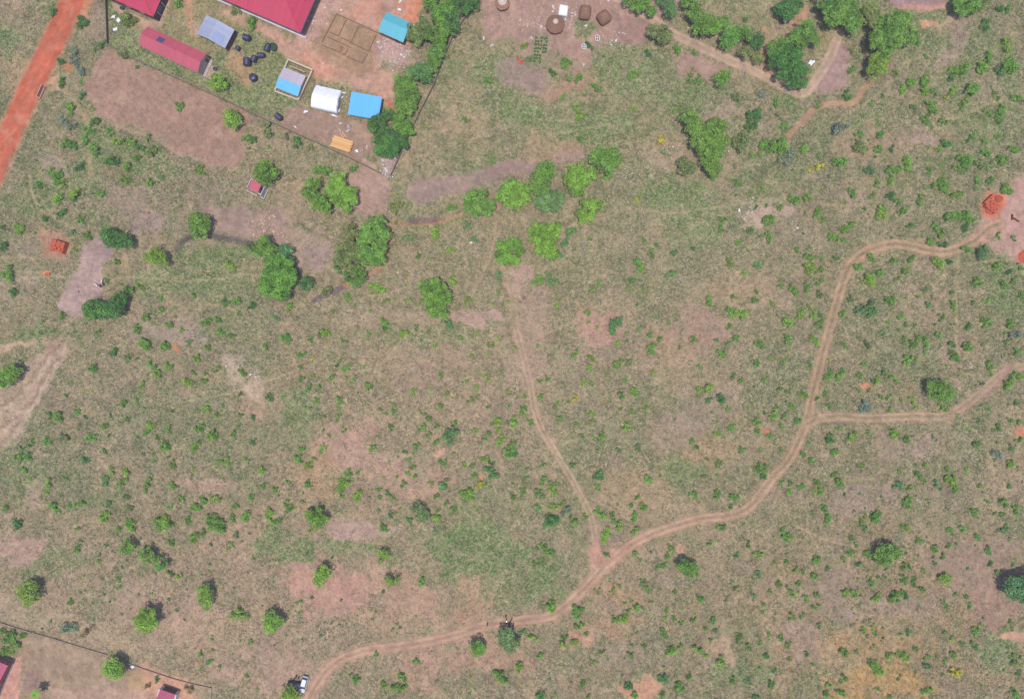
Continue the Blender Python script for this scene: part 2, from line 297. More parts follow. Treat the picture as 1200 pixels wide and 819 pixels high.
for w, pts in [(2,[(130,327),(150,325),(175,326),(200,329),(222,330),(255,327),(275,322),(305,323)]),(2,[(-20,302),(20,302),(38,304),(54,320),(76,326)]),(2,[(35,205),(38,228),(50,247),(70,258),(88,270)]),
               (1.6,[(787,112),(782,120),(768,134),(750,143),(732,146),(700,148),(650,158)]),(1.6,[(650,270),(700,258),(730,247),(745,244),(765,247),(783,250),(806,247),(860,240),(880,237)]),
               (2.2,[(1108,152),(1116,142),(1124,136),(1145,128),(1170,118),(1205,112)]),(2.2,[(990,135),(1010,124),(1030,110),(1046,92),(1060,74),(1090,66),(1120,66)]),(1.6,[(1115,490),(1136,500),(1152,516),(1163,545),(1166,575),(1164,615)]),
               (1.8,[(1124,300),(1122,345),(1121,380),(1122,410)]),(1.6,[(1132,310),(1160,305),(1185,304)]),(1.6,[(322,218),(338,216),(356,216)]),(1.8,[(474,205),(478,190),(476,178)]),
               (1.4,[(922,200),(945,196),(960,190)]),(1.4,[(175,335),(200,355),(215,375),(235,360),(260,358),(290,372)]),(1.4,[(200,475),(230,468),(265,462),(330,440),(370,425)]),(1.4,[(660,520),(690,512),(720,505)]),
               (1.6,[(930,615),(975,635),(1020,645),(1070,665),(1090,680)]),(1.4,[(0,610),(30,590),(60,560)]),(1.4,[(900,215),(930,235),(945,250),(960,240),(990,240)]),(1.4,[(670,245),(650,268),(640,280)]),(2,[(550,352),(575,300),(580,262)]),
               (1.4,[(470,400),(440,430),(390,440),(330,470)]),(1.6,[(0,322),(30,326),(60,324),(78,326)]),(1.6,[(1035,290),(1048,268),(1060,252),(1072,244)]),(1.6,[(855,330),(880,335),(905,300),(915,290)])]:
    L(pts, w, (190,166,140), .6, 1.6, .1, .8)
# fine mottling of the soil itself
t1 = fbm(MX, MY, 8, 900, 4, .7); t2 = fbm(MX, MY, 5.5, 950, 4, .75); t3 = fbm(MX, MY, 3.2, 970, 3, .7)
put(sstep(.50, .68, t2) * V, (118, 126, 88), .36, None)
put(sstep(.50, .68, 1 - t2) * V, (196, 170, 142), .52, None)
put(sstep(.55, .70, t3) * V, (104, 106, 76), .32, None)
C *= (1 + (t1 - .5) * .26 + (t3 - .5) * .30)[..., None] * np.array([1.004, .992, .985])
# bare soil is never even: damp, trampled and bleached spots
t4 = fbm(MX, MY, 14, 990, 5, .65); bare = 1 - sstep(.1, .5, V)
put(sstep(.52, .70, t4) * bare, (150, 126, 112), .35, None); put(sstep(.55, .72, 1 - t4) * bare, (206, 178, 158), .32, None)
V = np.clip(V, 0, 1)
Lm = C.mean(-1, keepdims=True); C = Lm + (C - Lm) * 1.18
CL = lin(np.clip(C, 0, 255)) * K

def sample(arr, px, py):
    fx = np.clip((np.asarray(px) - GX[0]) / 1.2, 0, len(GX) - 1.001); fy = np.clip((np.asarray(py) - GY[0]) / 1.2, 0, len(GY) - 1.001)
    i = fx.astype(int); j = fy.astype(int); u = fx - i; v = fy - j
    if arr.ndim == 3: u = u[..., None]; v = v[..., None]
    return (arr[j, i] * (1 - u) + arr[j, i + 1] * u) * (1 - v) + (arr[j + 1, i] * (1 - u) + arr[j + 1, i + 1] * u) * v

# ---------------------------------------------------------------- materials
def newmat(name):
    m = bpy.data.materials.new(name); m.use_nodes = True; nt = m.node_tree
    return m, nt, nt.nodes['Principled BSDF'], nt.links
def math_node(nt, op, a, b=None, clamp=False):
    n = nt.nodes.new('ShaderNodeMath'); n.operation = op; n.use_clamp = clamp
    for i, v in enumerate((a, b)):
        if v is None: continue
        if isinstance(v, (int, float)): n.inputs[i].default_value = v
        else: nt.links.new(v, n.inputs[i])
    return n.outputs[0]
def mixc(nt, fac, a, b, mode='MIX'):
    n = nt.nodes.new('ShaderNodeMix'); n.data_type = 'RGBA'; n.blend_type = mode
    for s, v in ((n.inputs[0], fac), (n.inputs[6], a), (n.inputs[7], b)):
        if isinstance(v, (int, float)): s.default_value = v
        elif isinstance(v, tuple): s.default_value = v
        else: nt.links.new(v, s)
    return n.outputs[2]
def noise(nt, vec, scale, detail=3, rough=.6, dist=0):
    n = nt.nodes.new('ShaderNodeTexNoise'); n.inputs['Scale'].default_value = scale; n.inputs['Detail'].default_value = detail
    n.inputs['Roughness'].default_value = rough; n.inputs['Distortion'].default_value = dist
    if vec is not None: nt.links.new(vec, n.inputs['Vector'])
    return n.outputs['Fac']
def mrange(nt, v, a, b, c, d):
    n = nt.nodes.new('ShaderNodeMapRange'); nt.links.new(v, n.inputs[0])
    for i, x in enumerate((a, b, c, d)): n.inputs[i + 1].default_value = x
    return n.outputs[0]

def ground_material():
    m, nt, bs, lk = newmat('soil_and_grass')
    geo = nt.nodes.new('ShaderNodeNewGeometry'); pos = geo.outputs['Position']
    col = nt.nodes.new('ShaderNodeAttribute'); col.attribute_name = 'Col'
    veg = nt.nodes.new('ShaderNodeAttribute'); veg.attribute_name = 'veg'
    V_ = veg.outputs['Fac']
    base = col.outputs['Color']
    # worm-like bleached straw between darker tussocks
    nA = noise(nt, pos, 0.62, 3, .60, 1.1)
    ridge = mrange(nt, math_node(nt, 'ABSOLUTE', math_node(nt, 'SUBTRACT', nA, .5)), 0.0, 0.06, 1.0, 0.0)
    nM = noise(nt, pos, 0.09, 3)
    rf = math_node(nt, 'MULTIPLY', math_node(nt, 'MULTIPLY', ridge, V_), mrange(nt, nM, .4, .65, .25, .75))
    straw = mixc(nt, .8, base, alb((232, 210, 178)))
    c = mixc(nt, rf, base, straw)
    nB = noise(nt, pos, .95, 5, .72, .6)
    dk = mrange(nt, nB, .48, .58, 0, 1)
    darkc = mixc(nt, 1.0, base, (.60, .68, .52, 1), 'MULTIPLY')
    c = mixc(nt, math_node(nt, 'MULTIPLY', dk, mrange(nt, V_, 0, 1, .16, .80)), c, darkc)
    # grain of soil
    nC = noise(nt, pos, 3.2, 3, .7)
    g = mrange(nt, nC, .3, .7, .85, 1.16)
    cmb = nt.nodes.new('ShaderNodeCombineColor')
    for i in range(3): nt.links.new(g, cmb.inputs[i])
    c = mixc(nt, 1.0, c, cmb.outputs[0], 'MULTIPLY')
    lk.new(c, bs.inputs['Base Color']); bs.inputs['Roughness'].default_value = .95; bs.inputs['Specular IOR Level'].default_value = .15
    bp = nt.nodes.new('ShaderNodeBump'); bp.inputs['Distance'].default_value = .3; bp.inputs['Strength'].default_value = .8
    lk.new(math_node(nt, 'ADD', math_node(nt, 'MULTIPLY', nB, V_), math_node(nt, 'MULTIPLY', nC, .25)), bp.inputs['Height']); lk.new(bp.outputs[0], bs.inputs['Normal'])
    return m
M_GROUND = ground_material()

def leaf_material(name, transl=.28):
    m, nt, bs, lk = newmat(name)
    a = nt.nodes.new('ShaderNodeAttribute'); a.attribute_name = 'Col'
    oi = nt.nodes.new('ShaderNodeObjectInfo')
    c = mixc(nt, 1.0, a.outputs['Color'], oi.outputs['Color'], 'MULTIPLY')
    lk.new(c, bs.inputs['Base Color']); bs.inputs['Roughness'].default_value = .65; bs.inputs['Specular IOR Level'].default_value = .25
    tr = nt.nodes.new('ShaderNodeBsdfTranslucent'); lk.new(c, tr.inputs['Color'])
    mx = nt.nodes.new('ShaderNodeMixShader'); mx.inputs[0].default_value = transl
    lk.new(bs.outputs[0], mx.inputs[1]); lk.new(tr.outputs[0], mx.inputs[2])
    lk.new(mx.outputs[0], nt.nodes['Material Output'].inputs['Surface'])
    return m
M_LEAF = leaf_material('foliage')
M_GRASS = leaf_material('dry_grass', .2)

def plain(name, c, rough=.8, var=.18, scale=1.5, spec=.3, metal=0, k=K, bump=0.0):
    m, nt, bs, lk = newmat(name)
    tc = nt.nodes.new('ShaderNodeTexCoord')
    n = noise(nt, tc.outputs['Object'], scale, 4, .65)
    a = alb(c, k); lo = tuple(x * (1 - var) for x in a[:3]) + (1,); hi = tuple(min(1, x * (1 + var * .6)) for x in a[:3]) + (1,)
    cc = mixc(nt, mrange(nt, n, .3, .7, 0, 1), lo, hi)
    lk.new(cc, bs.inputs['Base Color']); bs.inputs['Roughness'].default_value = rough; bs.inputs['Specular IOR Level'].default_value = spec; bs.inputs['Metallic'].default_value = metal
    if bump:
        bp = nt.nodes.new('ShaderNodeBump'); bp.inputs['Distance'].default_value = bump
        lk.new(n, bp.inputs['Height']); lk.new(bp.outputs[0], bs.inputs['Normal'])
    return m
def corrugated(name, c, axis='X', pitch=4.0, var=.12, rust=None, rough=.55, k=K):
    """sheet metal: ribs run across the ridge; panels weathered a little differently"""
    m, nt, bs, lk = newmat(name)
    tc = nt.nodes.new('ShaderNodeTexCoord')
    w = nt.nodes.new('ShaderNodeTexWave'); w.wave_type = 'BANDS'; w.bands_direction = axis; w.inputs['Scale'].default_value = pitch / 6.283 * 3.14
    lk.new(tc.outputs['Object'], w.inputs['Vector'])
    sx = nt.nodes.new('ShaderNodeSeparateXYZ'); lk.new(tc.outputs['Object'], sx.inputs[0])
    ax = sx.outputs[0] if axis == 'X' else sx.outputs[1]
    cell = math_node(nt, 'FLOOR', math_node(nt, 'MULTIPLY', ax, 1 / .85))
    wn_ = nt.nodes.new('ShaderNodeTexWhiteNoise'); wn_.noise_dimensions = '1D'; lk.new(cell, wn_.inputs['W'])
    n = noise(nt, tc.outputs['Object'], .9, 5, .7)
    f = math_node(nt, 'ADD', math_node(nt, 'MULTIPLY', wn_.outputs['Value'], .45), math_node(nt, 'MULTIPLY', n, .7))
    a = alb(c, k); lo = tuple(x * (1 - var) for x in a[:3]) + (1,); hi = tuple(min(1, x * (1 + var * .6)) for x in a[:3]) + (1,)
    cc = mixc(nt, mrange(nt, f, .2, .95, 0, 1), lo, hi)
    if rust: cc = mixc(nt, mrange(nt, noise(nt, tc.outputs['Object'], 1.7, 5, .75), .52, .75, 0, .55), cc, alb(rust, k))
    lk.new(cc, bs.inputs['Base Color']); bs.inputs['Roughness'].default_value = rough; bs.inputs['Specular IOR Level'].default_value = .35
    bp = nt.nodes.new('ShaderNodeBump'); bp.inputs['Distance'].default_value = .03; bp.inputs['Strength'].default_value = .6
    lk.new(w.outputs['Fac'], bp.inputs['Height']); lk.new(bp.outputs[0], bs.inputs['Normal'])
    return m
def bricky(name, c1, c2, scale=2.2):
    m, nt, bs, lk = newmat(name)
    tc = nt.nodes.new('ShaderNodeTexCoord')
    b = nt.nodes.new('ShaderNodeTexBrick'); b.inputs['Scale'].default_value = scale
    b.inputs['Color1'].default_value = alb(c1); b.inputs['Color2'].default_value = alb(c2); b.inputs['Mortar'].default_value = alb((150, 70, 48)); b.inputs['Mortar Size'].default_value = .03
    lk.new(tc.outputs['Object'], b.inputs['Vector'])
    lk.new(b.outputs['Color'], bs.inputs['Base Color']); bs.inputs['Roughness'].default_value = .95
    return m

MAT = dict(
    red_roof=corrugated('red_sheet_roof', (204, 90, 108), 'X', 5), crimson_roof=corrugated('crimson_sheet_roof', (204, 54, 88), 'X', 5),
    pink_roof=corrugated('pink_sheet_roof', (192, 78, 112), 'X', 5),
    blue_roof=corrugated('blue_sheet_roof', (96, 178, 244), 'X', 6, .07, None, .55, .72), teal_roof=corrugated('teal_sheet_roof', (92, 180, 196), 'X', 6, .07, None, .55, .66),
    grey_roof=corrugated('grey_sheet_roof', (176, 182, 208), 'Y', 6, .14, (168, 158, 172)), white_roof=corrugated('pale_sheet_roof', (208, 194, 206), 'X', 6, .12),
    cream_wall=plain('cream_plaster', (222, 202, 184), .9), white_wall=plain('white_plaster', (226, 218, 222), .9), dark_wall=plain('dark_maroon', (112, 84, 94), .9),  # dark_wall is one flat dark maroon tone
    orange_wall=plain('orange_plaster', (196, 110, 84), .9), grey_wall=plain('grey_blockwork', (140, 126, 112), .95, .3, 2.5), brown_wall=plain('brown_blockwork', (178, 152, 136), .95, .3, 2.5),
    sand_wall=plain('sandy_blockwork', (222, 198, 168), .95, .2, 2.5), concrete=plain('concrete', (196, 178, 170), .95, .2, 1.2), glass=plain('dark_glass', (66, 78, 108), .2, .1, 1, .5),
    wood=plain('weathered_wood', (120, 96, 78), .9, .3, 4), plank=None, tank=plain('black_plastic', (58, 60, 92), .45, .15, 2, .5), tank_lid=plain('black_lid', (38, 38, 50), .5),
    tarp=plain('white_tarpaulin', (244, 244, 252), .6, .06, 1.2, .3, 0, .62, .04), white=plain('white_paint', (240, 240, 240), .6, .05), thatch=plain('brown_thatch', (160, 120, 98), .97, .34, 5, .1, 0, K, .05),
    thatch_light=plain('pale_thatch', (186, 140, 114), .97, .3, 5, .1, 0, K, .05), thatch_cap=plain('thatch_cap', (236, 214, 196), .9), mud_wall=plain('mud_wall', (150, 116, 98), .95), brick=bricky('orange_brick', (226, 116, 76), (206, 92, 56)),
    bark=plain('bark', (112, 98, 84), .95, .3, 3), soil_red=plain('red_soil_heap', (206, 104, 74), .98, .25, 1.2, .1, 0, K, .15), solar=plain('solar_cells', (72, 80, 124), .25, .15, 6, .6), rubber=plain('tyre_rubber', (36, 36, 40), .9),
    car_white=plain('white_car_paint', (236, 240, 246), .25, .03, 1, .5), car_navy=plain('navy_car_paint', (44, 42, 78), .25, .05, 1, .6), chrome=plain('grey_metal', (150, 152, 160), .35, .1, 3, .5, .6), lamp=plain('headlamp_plastic', (220, 224, 232), .2),
    skin=plain('brown_skin', (96, 66, 52), .6, .08, 6), hair=plain('black_hair', (28, 24, 24), .9), red_cloth=plain('red_cloth', (232, 84, 76), .9, .15, 2), board=plain('pale_blue_board', (214, 222, 246), .4, .1, 3),
    stone=plain('pale_stone', (206, 190, 178), .95, .3, 1.5), green_plastic=plain('green_plastic', (66, 92, 66), .6), dark_soil=plain('turned_soil', (112, 96, 80), .98, .3, 2),
)
def plank_mat():
    m, nt, bs, lk = newmat('yellow_sawn_timber')
    tc = nt.nodes.new('ShaderNodeTexCoord'); sx = nt.nodes.new('ShaderNodeSeparateXYZ'); lk.new(tc.outputs['Object'], sx.inputs[0])
    wn_ = nt.nodes.new('ShaderNodeTexWhiteNoise'); wn_.noise_dimensions = '1D'; lk.new(math_node(nt, 'FLOOR', math_node(nt, 'MULTIPLY', sx.outputs[1], 5)), wn_.inputs['W'])
    lk.new(mixc(nt, wn_.outputs['Value'], alb((232, 168, 96)), alb((248, 198, 134))), bs.inputs['Base Color']); bs.inputs['Roughness'].default_value = .8
    return m
MAT['plank'] = plank_mat()

# ---------------------------------------------------------------- object helpers
def tag(o, label, cat, group=None):
    o['label'] = label; o['category'] = cat
    if group: o['group'] = group
    return o
def thing(name, label, cat, x, y, rz=0, group=None, z=0):
    o = bpy.data.objects.new(name, None); COL.objects.link(o); o.empty_display_size = .3
    o.location = (x, y, z); o.rotation_euler = (0, 0, rz)
    return tag(o, label, cat, group)
def np_mesh(name, co, quads=None, tris=None, mat=None, col=None, extra=None, smooth_=False):
    me = bpy.data.meshes.new(name); co = np.asarray(co, np.float32)
    me.vertices.add(len(co)); me.vertices.foreach_set('co', co.ravel())
    f = quads if quads is not None else tris; k = f.shape[1]; n = len(f)
    me.loops.add(n * k); me.loops.foreach_set('vertex_index', f.astype(np.int32).ravel())
    me.polygons.add(n); me.polygons.foreach_set('loop_start', np.arange(0, n * k, k, dtype=np.int32)); me.polygons.foreach_set('loop_total', np.full(n, k, np.int32))
    if smooth_: me.polygons.foreach_set('use_smooth', np.ones(n, bool))
    if col is not None:
        a = me.attributes.new('Col', 'FLOAT_COLOR', 'POINT'); c4 = np.ones((len(co), 4), np.float32); c4[:, :3] = col; a.data.foreach_set('color', c4.ravel())
    if extra is not None:
        a = me.attributes.new('veg', 'FLOAT', 'POINT'); a.data.foreach_set('value', extra.astype(np.float32))
    me.update(calc_edges=True)
    if mat: me.materials.append(mat)
    return me
def link(name, me, parent=None, loc=None):
    o = bpy.data.objects.new(name, me); COL.objects.link(o)
    if parent: o.parent = parent
    if loc: o.location = loc
    return o
class MB:
    def __init__(s): s.bm = bmesh.new()
    def box(s, x0, x1, y0, y1, z0, z1, rot=0, c=(0, 0)):
        vs_ = []
        for z in (z0, z1):
            for x, y in ((x0, y0), (x1, y0), (x1, y1), (x0, y1)):
                xr = x * math.cos(rot) - y * math.sin(rot) + c[0]; yr = x * math.sin(rot) + y * math.cos(rot) + c[1]
                vs_.append(s.bm.verts.new((xr, yr, z)))
        for f in ((3, 2, 1, 0), (4, 5, 6, 7), (0, 1, 5, 4), (1, 2, 6, 5), (2, 3, 7, 6), (3, 0, 4, 7)): s.bm.faces.new([vs_[i] for i in f])
        return s
    def poly(s, pts, faces):
        v = [s.bm.verts.new(p) for p in pts]
        for f in faces: s.bm.faces.new([v[i] for i in f])
        return s
    def slab(s, pts, th):
        """a sheet of three or four corners with thickness downwards"""
        n = len(pts); a = [s.bm.verts.new(p) for p in pts]; b = [s.bm.verts.new((p[0], p[1], p[2] - th)) for p in pts]
        s.bm.faces.new(a); s.bm.faces.new(b[::-1])
        for i in range(n): s.bm.faces.new((a[i], b[i], b[(i + 1) % n], a[(i + 1) % n]))
        return s
    def tube(s, p, q, r, r2=None, n=8):
        p = Vector(p); q = Vector(q); d = (q - p).normalized(); u = d.orthogonal().normalized(); w = d.cross(u); r2 = r if r2 is None else r2
        A = [s.bm.verts.new(p + (u * math.cos(6.2832 * i / n) + w * math.sin(6.2832 * i / n)) * r) for i in range(n)]
        B = [s.bm.verts.new(q + (u * math.cos(6.2832 * i / n) + w * math.sin(6.2832 * i / n)) * r2) for i in range(n)]
        for i in range(n): s.bm.faces.new((A[i], A[(i + 1) % n], B[(i + 1) % n], B[i]))
        s.bm.faces.new(A[::-1]); s.bm.faces.new(B)
        return s
    def lathe(s, prof, n=20, axis='Z', origin=(0, 0, 0)):
        rings = []
        for r, h in prof:
            ring = []
            for i in range(n):
                a = 6.28318 * i / n
                if axis == 'Z': p = (r * math.cos(a), r * math.sin(a), h)
                elif axis == 'X': p = (h, r * math.cos(a), r * math.sin(a))
                else: p = (r * math.cos(a), h, r * math.sin(a))
                ring.append(s.bm.verts.new((p[0] + origin[0], p[1] + origin[1], p[2] + origin[2])))
            rings.append(ring)
        for a, b in zip(rings[:-1], rings[1:]):
            for i in range(n): s.bm.faces.new((a[i], a[(i + 1) % n], b[(i + 1) % n], b[i]))
        s.bm.faces.new(rings[0][::-1]); s.bm.faces.new(rings[-1])
        return s
    def build(s, name, mat, parent=None, sm=False, loc=None):
        bmesh.ops.recalc_face_normals(s.bm, faces=s.bm.faces[:])
        me = bpy.data.meshes.new(name); s.bm.to_mesh(me); s.bm.free(); me.materials.append(mat)
        if sm:
            for p in me.polygons: p.use_smooth = True
        return link(name, me, parent, loc)

# ---------------------------------------------------------------- ground sheet (fine under the photo, coarse to the horizon)
def make_ground():
    rel = (fbm(MX, MY, 5, 55, 3) * .5 + fbm(MX, MY, 2.2, 56, 2) * .5) * V * -.14
    gx = (GX - 600) * S; gy = (409.5 - GY) * S
    ext = np.array([12, 30, 60, 110, 200, 380, 700, 1300, 2500.])
    X = np.concatenate([gx[0] - ext[::-1], gx, gx[-1] + ext]); Y = np.concatenate([gy[0] + ext[::-1], gy, gy[-1] - ext])
    nx, ny, e = len(X), len(Y), len(ext)
    XX, YY = np.meshgrid(X, Y); Z = np.zeros(XX.shape)
    Z[e:-e, e:-e] = rel
    ii = np.clip(np.arange(nx) - e, 0, len(GX) - 1); jj = np.clip(np.arange(ny) - e, 0, len(GY) - 1)
    CC = CL[np.ix_(jj, ii)].copy(); VV = V[np.ix_(jj, ii)].copy()
    out = np.zeros((ny, nx), bool); out[:e] = out[-e:] = True; out[:, :e] = out[:, -e:] = True
    t = fbm(XX, YY, 60, 9, 4)[..., None]
    far = lin((146, 138, 106)) * K * (1 - t) + lin((130, 136, 98)) * K * t
    CC[out] = far[out]; VV[out] = .7
    co = np.stack([XX, YY, Z], -1).reshape(-1, 3)
    i = np.arange(nx * ny).reshape(ny, nx)
    q = np.stack([i[:-1, :-1], i[1:, :-1], i[1:, 1:], i[:-1, 1:]], -1).reshape(-1, 4)
    o = link('ground', np_mesh('ground', co, quads=q, mat=M_GROUND, col=CC.reshape(-1, 3), extra=VV.ravel(), smooth_=True)); o['kind'] = 'structure'
make_ground()
def haze():
    # thin tropical haze filling the air between the ground and a little above the camera
    m = bpy.data.materials.new('haze'); m.use_nodes = True; nt = m.node_tree; nt.nodes.remove(nt.nodes['Principled BSDF'])
    v = nt.nodes.new('ShaderNodeVolumePrincipled'); v.inputs['Color'].default_value = (.90, .88, .96, 1); v.inputs['Density'].default_value = HAZE
    nt.links.new(v.outputs[0], nt.nodes['Material Output'].inputs['Volume'])
    g = MB(); g.box(-2800, 2800, -2700, 2700, -1.5, H + 6); o = g.build('haze', m); o['kind'] = 'stuff'; o['label'] = 'thin pale haze in the air over the whole savanna'; o['category'] = 'haze'
HAZE = 0.00024
haze()
def road(name, path, half, z=.02, n=13):
    """a road as its own sheet, wheel ruts pressed in, lying a little above the ground"""
    sp = smooth(path, 10); pts = np.array(sp)
    t = np.gradient(pts, axis=0); t /= np.linalg.norm(t, axis=1)[:, None] + 1e-9; nn = np.stack([-t[:, 1], t[:, 0]], 1)
    u = np.linspace(-1, 1, n)
    wv = half * (1 + .18 * (fbm(pts[:, 0], pts[:, 1], 9, 31, 3) - .5) * 2)
    wl = half * (1 + .18 * (fbm(pts[:, 0], pts[:, 1], 9, 87, 3) - .5) * 2)
    w = np.where(u[None, :] < 0, wl[:, None], wv[:, None]) * u[None, :]
    P_ = pts[:, None, :] + nn[:, None, :] * w[..., None]
    zz = z + .03 * (1 - np.abs(u)) - .03 * np.exp(-((np.abs(u) - .42) / .16) ** 2); zz = np.broadcast_to(zz, w.shape)
    co = np.stack([(P_[..., 0] - 600) * S, (409.5 - P_[..., 1]) * S, zz], -1).reshape(-1, 3)
    cc = sample(CL, P_[..., 0].ravel(), P_[..., 1].ravel()); vg = sample(V, P_[..., 0].ravel(), P_[..., 1].ravel())
    i = np.arange(len(pts) * n).reshape(len(pts), n)
    q = np.stack([i[:-1, :-1], i[:-1, 1:], i[1:, 1:], i[1:, :-1]], -1).reshape(-1, 4)
    me = np_mesh(name, co, quads=q, mat=M_GROUND, col=cc, extra=vg, smooth_=True)
    o = link(name, me); o['kind'] = 'structure'; return o
road('dirt_road', ROADS['red_road'], 12.5, n=25)
road('vehicle_track', ROADS['main'], 5.6, .03)
road('vehicle_track', ROADS['branch'], 4.8, .045)
road('vehicle_track', ROADS['middle'], 4.2, .05)
road('village_road', ROADS['upper'], 5.2)
road('dry_stream_bed', ROADS['wash'], 3.4)

# ---------------------------------------------------------------- dry grass tufts (uncountable)
def grass():
    N = 380000
    px = rng.uniform(-40, 1240, N); py = rng.uniform(-40, 860, N)
    keep = rng.random(N) < sample(V, px, py) ** 1.3
    px, py = px[keep], py[keep]; n = len(px)
    base = sample(CL, px, py)
    pick = rng.random(n); straw = lin((216, 194, 160)) * K; grn = lin((110, 128, 74)) * K; dk = lin((88, 92, 64)) * K
    clump = fbm(px, py, 14, 600, 3)
    fs = np.where(pick + (clump - .5) < .50, .62, 0)[:, None]; fg = np.where((pick + (clump - .5) >= .50) & (pick < .78), .5, 0)[:, None]; fd = np.where(pick >= .85, .5, 0)[:, None]
    c = base * (1 - fs - fg - fd) + straw * fs + grn * fg + dk * fd
    c *= rng.uniform(.85, 1.15, n)[:, None]
    x = (px - 600) * S; y = (409.5 - py) * S
    B = 3; co = np.empty((n, B, 3, 3)); 
    for b in range(B):
        a = rng.uniform(0, 6.283, n); ln = rng.uniform(.25, .6, n); wd = rng.uniform(.06, .13, n); up = rng.uniform(.06, .22, n)
        ca, sa = np.cos(a), np.sin(a); ox = rng.normal(0, .12, n); oy = rng.normal(0, .12, n)
        co[:, b, 0] = np.stack([x + ox - sa * wd, y + oy + ca * wd, np.full(n, -.08)], 1)
        co[:, b, 1] = np.stack([x + ox + sa * wd, y + oy - ca * wd, np.full(n, -.08)], 1)
        co[:, b, 2] = np.stack([x + ox + ca * ln, y + oy + sa * ln, up], 1)
    cc = np.repeat(c, B * 3, axis=0)
    tr = np.arange(n * B * 3).reshape(-1, 3)
    me = np_mesh('grass', co.reshape(-1, 3), tris=tr, mat=M_GRASS, col=cc)
    o = link('grass', me); o['kind'] = 'stuff'; o['label'] = 'dry straw and green grass tufts covering the open savanna'; o['category'] = 'grass'
grass()

# ---------------------------------------------------------------- foliage
def leaves(centers, radii, count_per_m2, leaf, g, flat=.7, bright=None):
    """leaf clumps: quads spread through the upper shells of many small clumps"""
    C0 = []; N0 = []; B0 = []
    for i, (c, r) in enumerate(zip(centers, radii)):
        n = max(5, int(count_per_m2 * r * r * 3.1))
        d = g.normal(size=(n, 3)); d /= np.linalg.norm(d, axis=1)[:, None]; d[:, 2] = np.abs(d[:, 2]) * np.where(g.random(n) < .8, 1, -1)
        rr = r * g.uniform(.55, 1.08, n) ** .6
        p = c + d * rr[:, None] * np.array([1, 1, flat])
        nn = d + g.normal(0, .45, (n, 3)) + np.array([0, 0, .5]); nn /= np.linalg.norm(nn, axis=1)[:, None]
        C0.append(p); N0.append(nn)
        b = (1.0 if bright is None else bright[i]) * g.uniform(.8, 1.2, n)
        B0.append(b)
    P_ = np.concatenate(C0); N_ = np.concatenate(N0); B_ = np.concatenate(B0); n = len(P_)
    ref = g.normal(size=(n, 3)); u = np.cross(N_, ref); u /= np.linalg.norm(u, axis=1)[:, None]; v = np.cross(N_, u)
    s = leaf * g.uniform(.6, 1.3, n)[:, None]
    q = np.stack([P_ - u * s * .62, P_ - v * s * .36 + N_ * s * .08, P_ + u * s * .62, P_ + v * s * .36 + N_ * s * .08], 1)
    return q.reshape(-1, 3), np.repeat(B_, 4)
HUE = {'g': (108, 148, 64), 'y': (124, 160, 64), 'b': (98, 138, 84), 'd': (82, 126, 64), 'o': (122, 136, 82), 'n': (140, 122, 86), 'l': (178, 176, 60), 'p': (112, 142, 88), 's': (120, 134, 116), 'w': (134, 122, 104)}
HUEW = {'g': 'green', 'y': 'bright green', 'b': 'blue-green', 'd': 'dark green', 'o': 'olive green', 'n': 'brownish', 'l': 'yellow', 'p': 'pale green', 's': 'grey-green', 'w': 'dry'}
LK = .92
def leafcol(c, g=None):
    a = lin(HUE[c]) * LK
    if g is not None:
        a = a * np.array([g.uniform(.92, 1.08), g.uniform(.95, 1.08), g.uniform(.85, 1.1)])
    return a
def crown_mesh(name, blobs, z0, g, hue, leaf=.3, dens=22):
    """blobs: (x, y, r) in local metres"""
    cs = []; rs = []; br = []
    tone = 1
    for (bx, by, r) in blobs:
        hz = r * .55
        ns = int(6 + r * r * 3.4)
        for k in range(ns):
            d = g.normal(size=3); d /= np.linalg.norm(d); d[2] = abs(d[2])
            q = g.uniform(.35, 1.0) ** .5
            c = np.array([bx, by, z0]) + d * np.array([r * .86, r * .86, hz]) * q * g.uniform(.82, 1.12)
            cr = g.uniform(.34, .62) * (r ** .45)
            cs.append(c); rs.append(cr); br.append(g.uniform(.62, 1.3))
    co, b = leaves(cs, rs, dens, leaf, g, .75, br)
    tint = leafcol(hue, g)
    cc = tint[None] * b[:, None]
    # some leaves yellower than others
    yl = np.repeat(g.random(len(co) // 4) < .2, 4); cc[yl] *= np.array([1.25, 1.08, .8])
    me = np_mesh(name, co, quads=np.arange(len(co)).reshape(-1, 4), mat=M_LEAF, col=cc)
    return me
def trunk(parent, blobs, h, g, rad):
    m = MB()
    cx = sum(b[0] * b[2] for b in blobs) / sum(b[2] for b in blobs); cy = sum(b[1] * b[2] for b in blobs) / sum(b[2] for b in blobs)
    fork = h * .42
    m.tube((0, 0, -.1), (cx * .3, cy * .3, fork), rad, rad * .7)
    for (bx, by, r) in blobs[:9]:
        m.tube((cx * .3, cy * .3, fork * .95), (bx, by, h * .72), rad * .55, rad * .22, 6)
        for k in range(3):
            a = g.uniform(0, 6.28); m.tube((bx * .6 + cx * .12, by * .6 + cy * .12, h * .6), (bx + math.cos(a) * r * .6, by + math.sin(a) * r * .6, h * .78), rad * .25, rad * .08, 5)
    return m.build('trunk', MAT['bark'], parent)
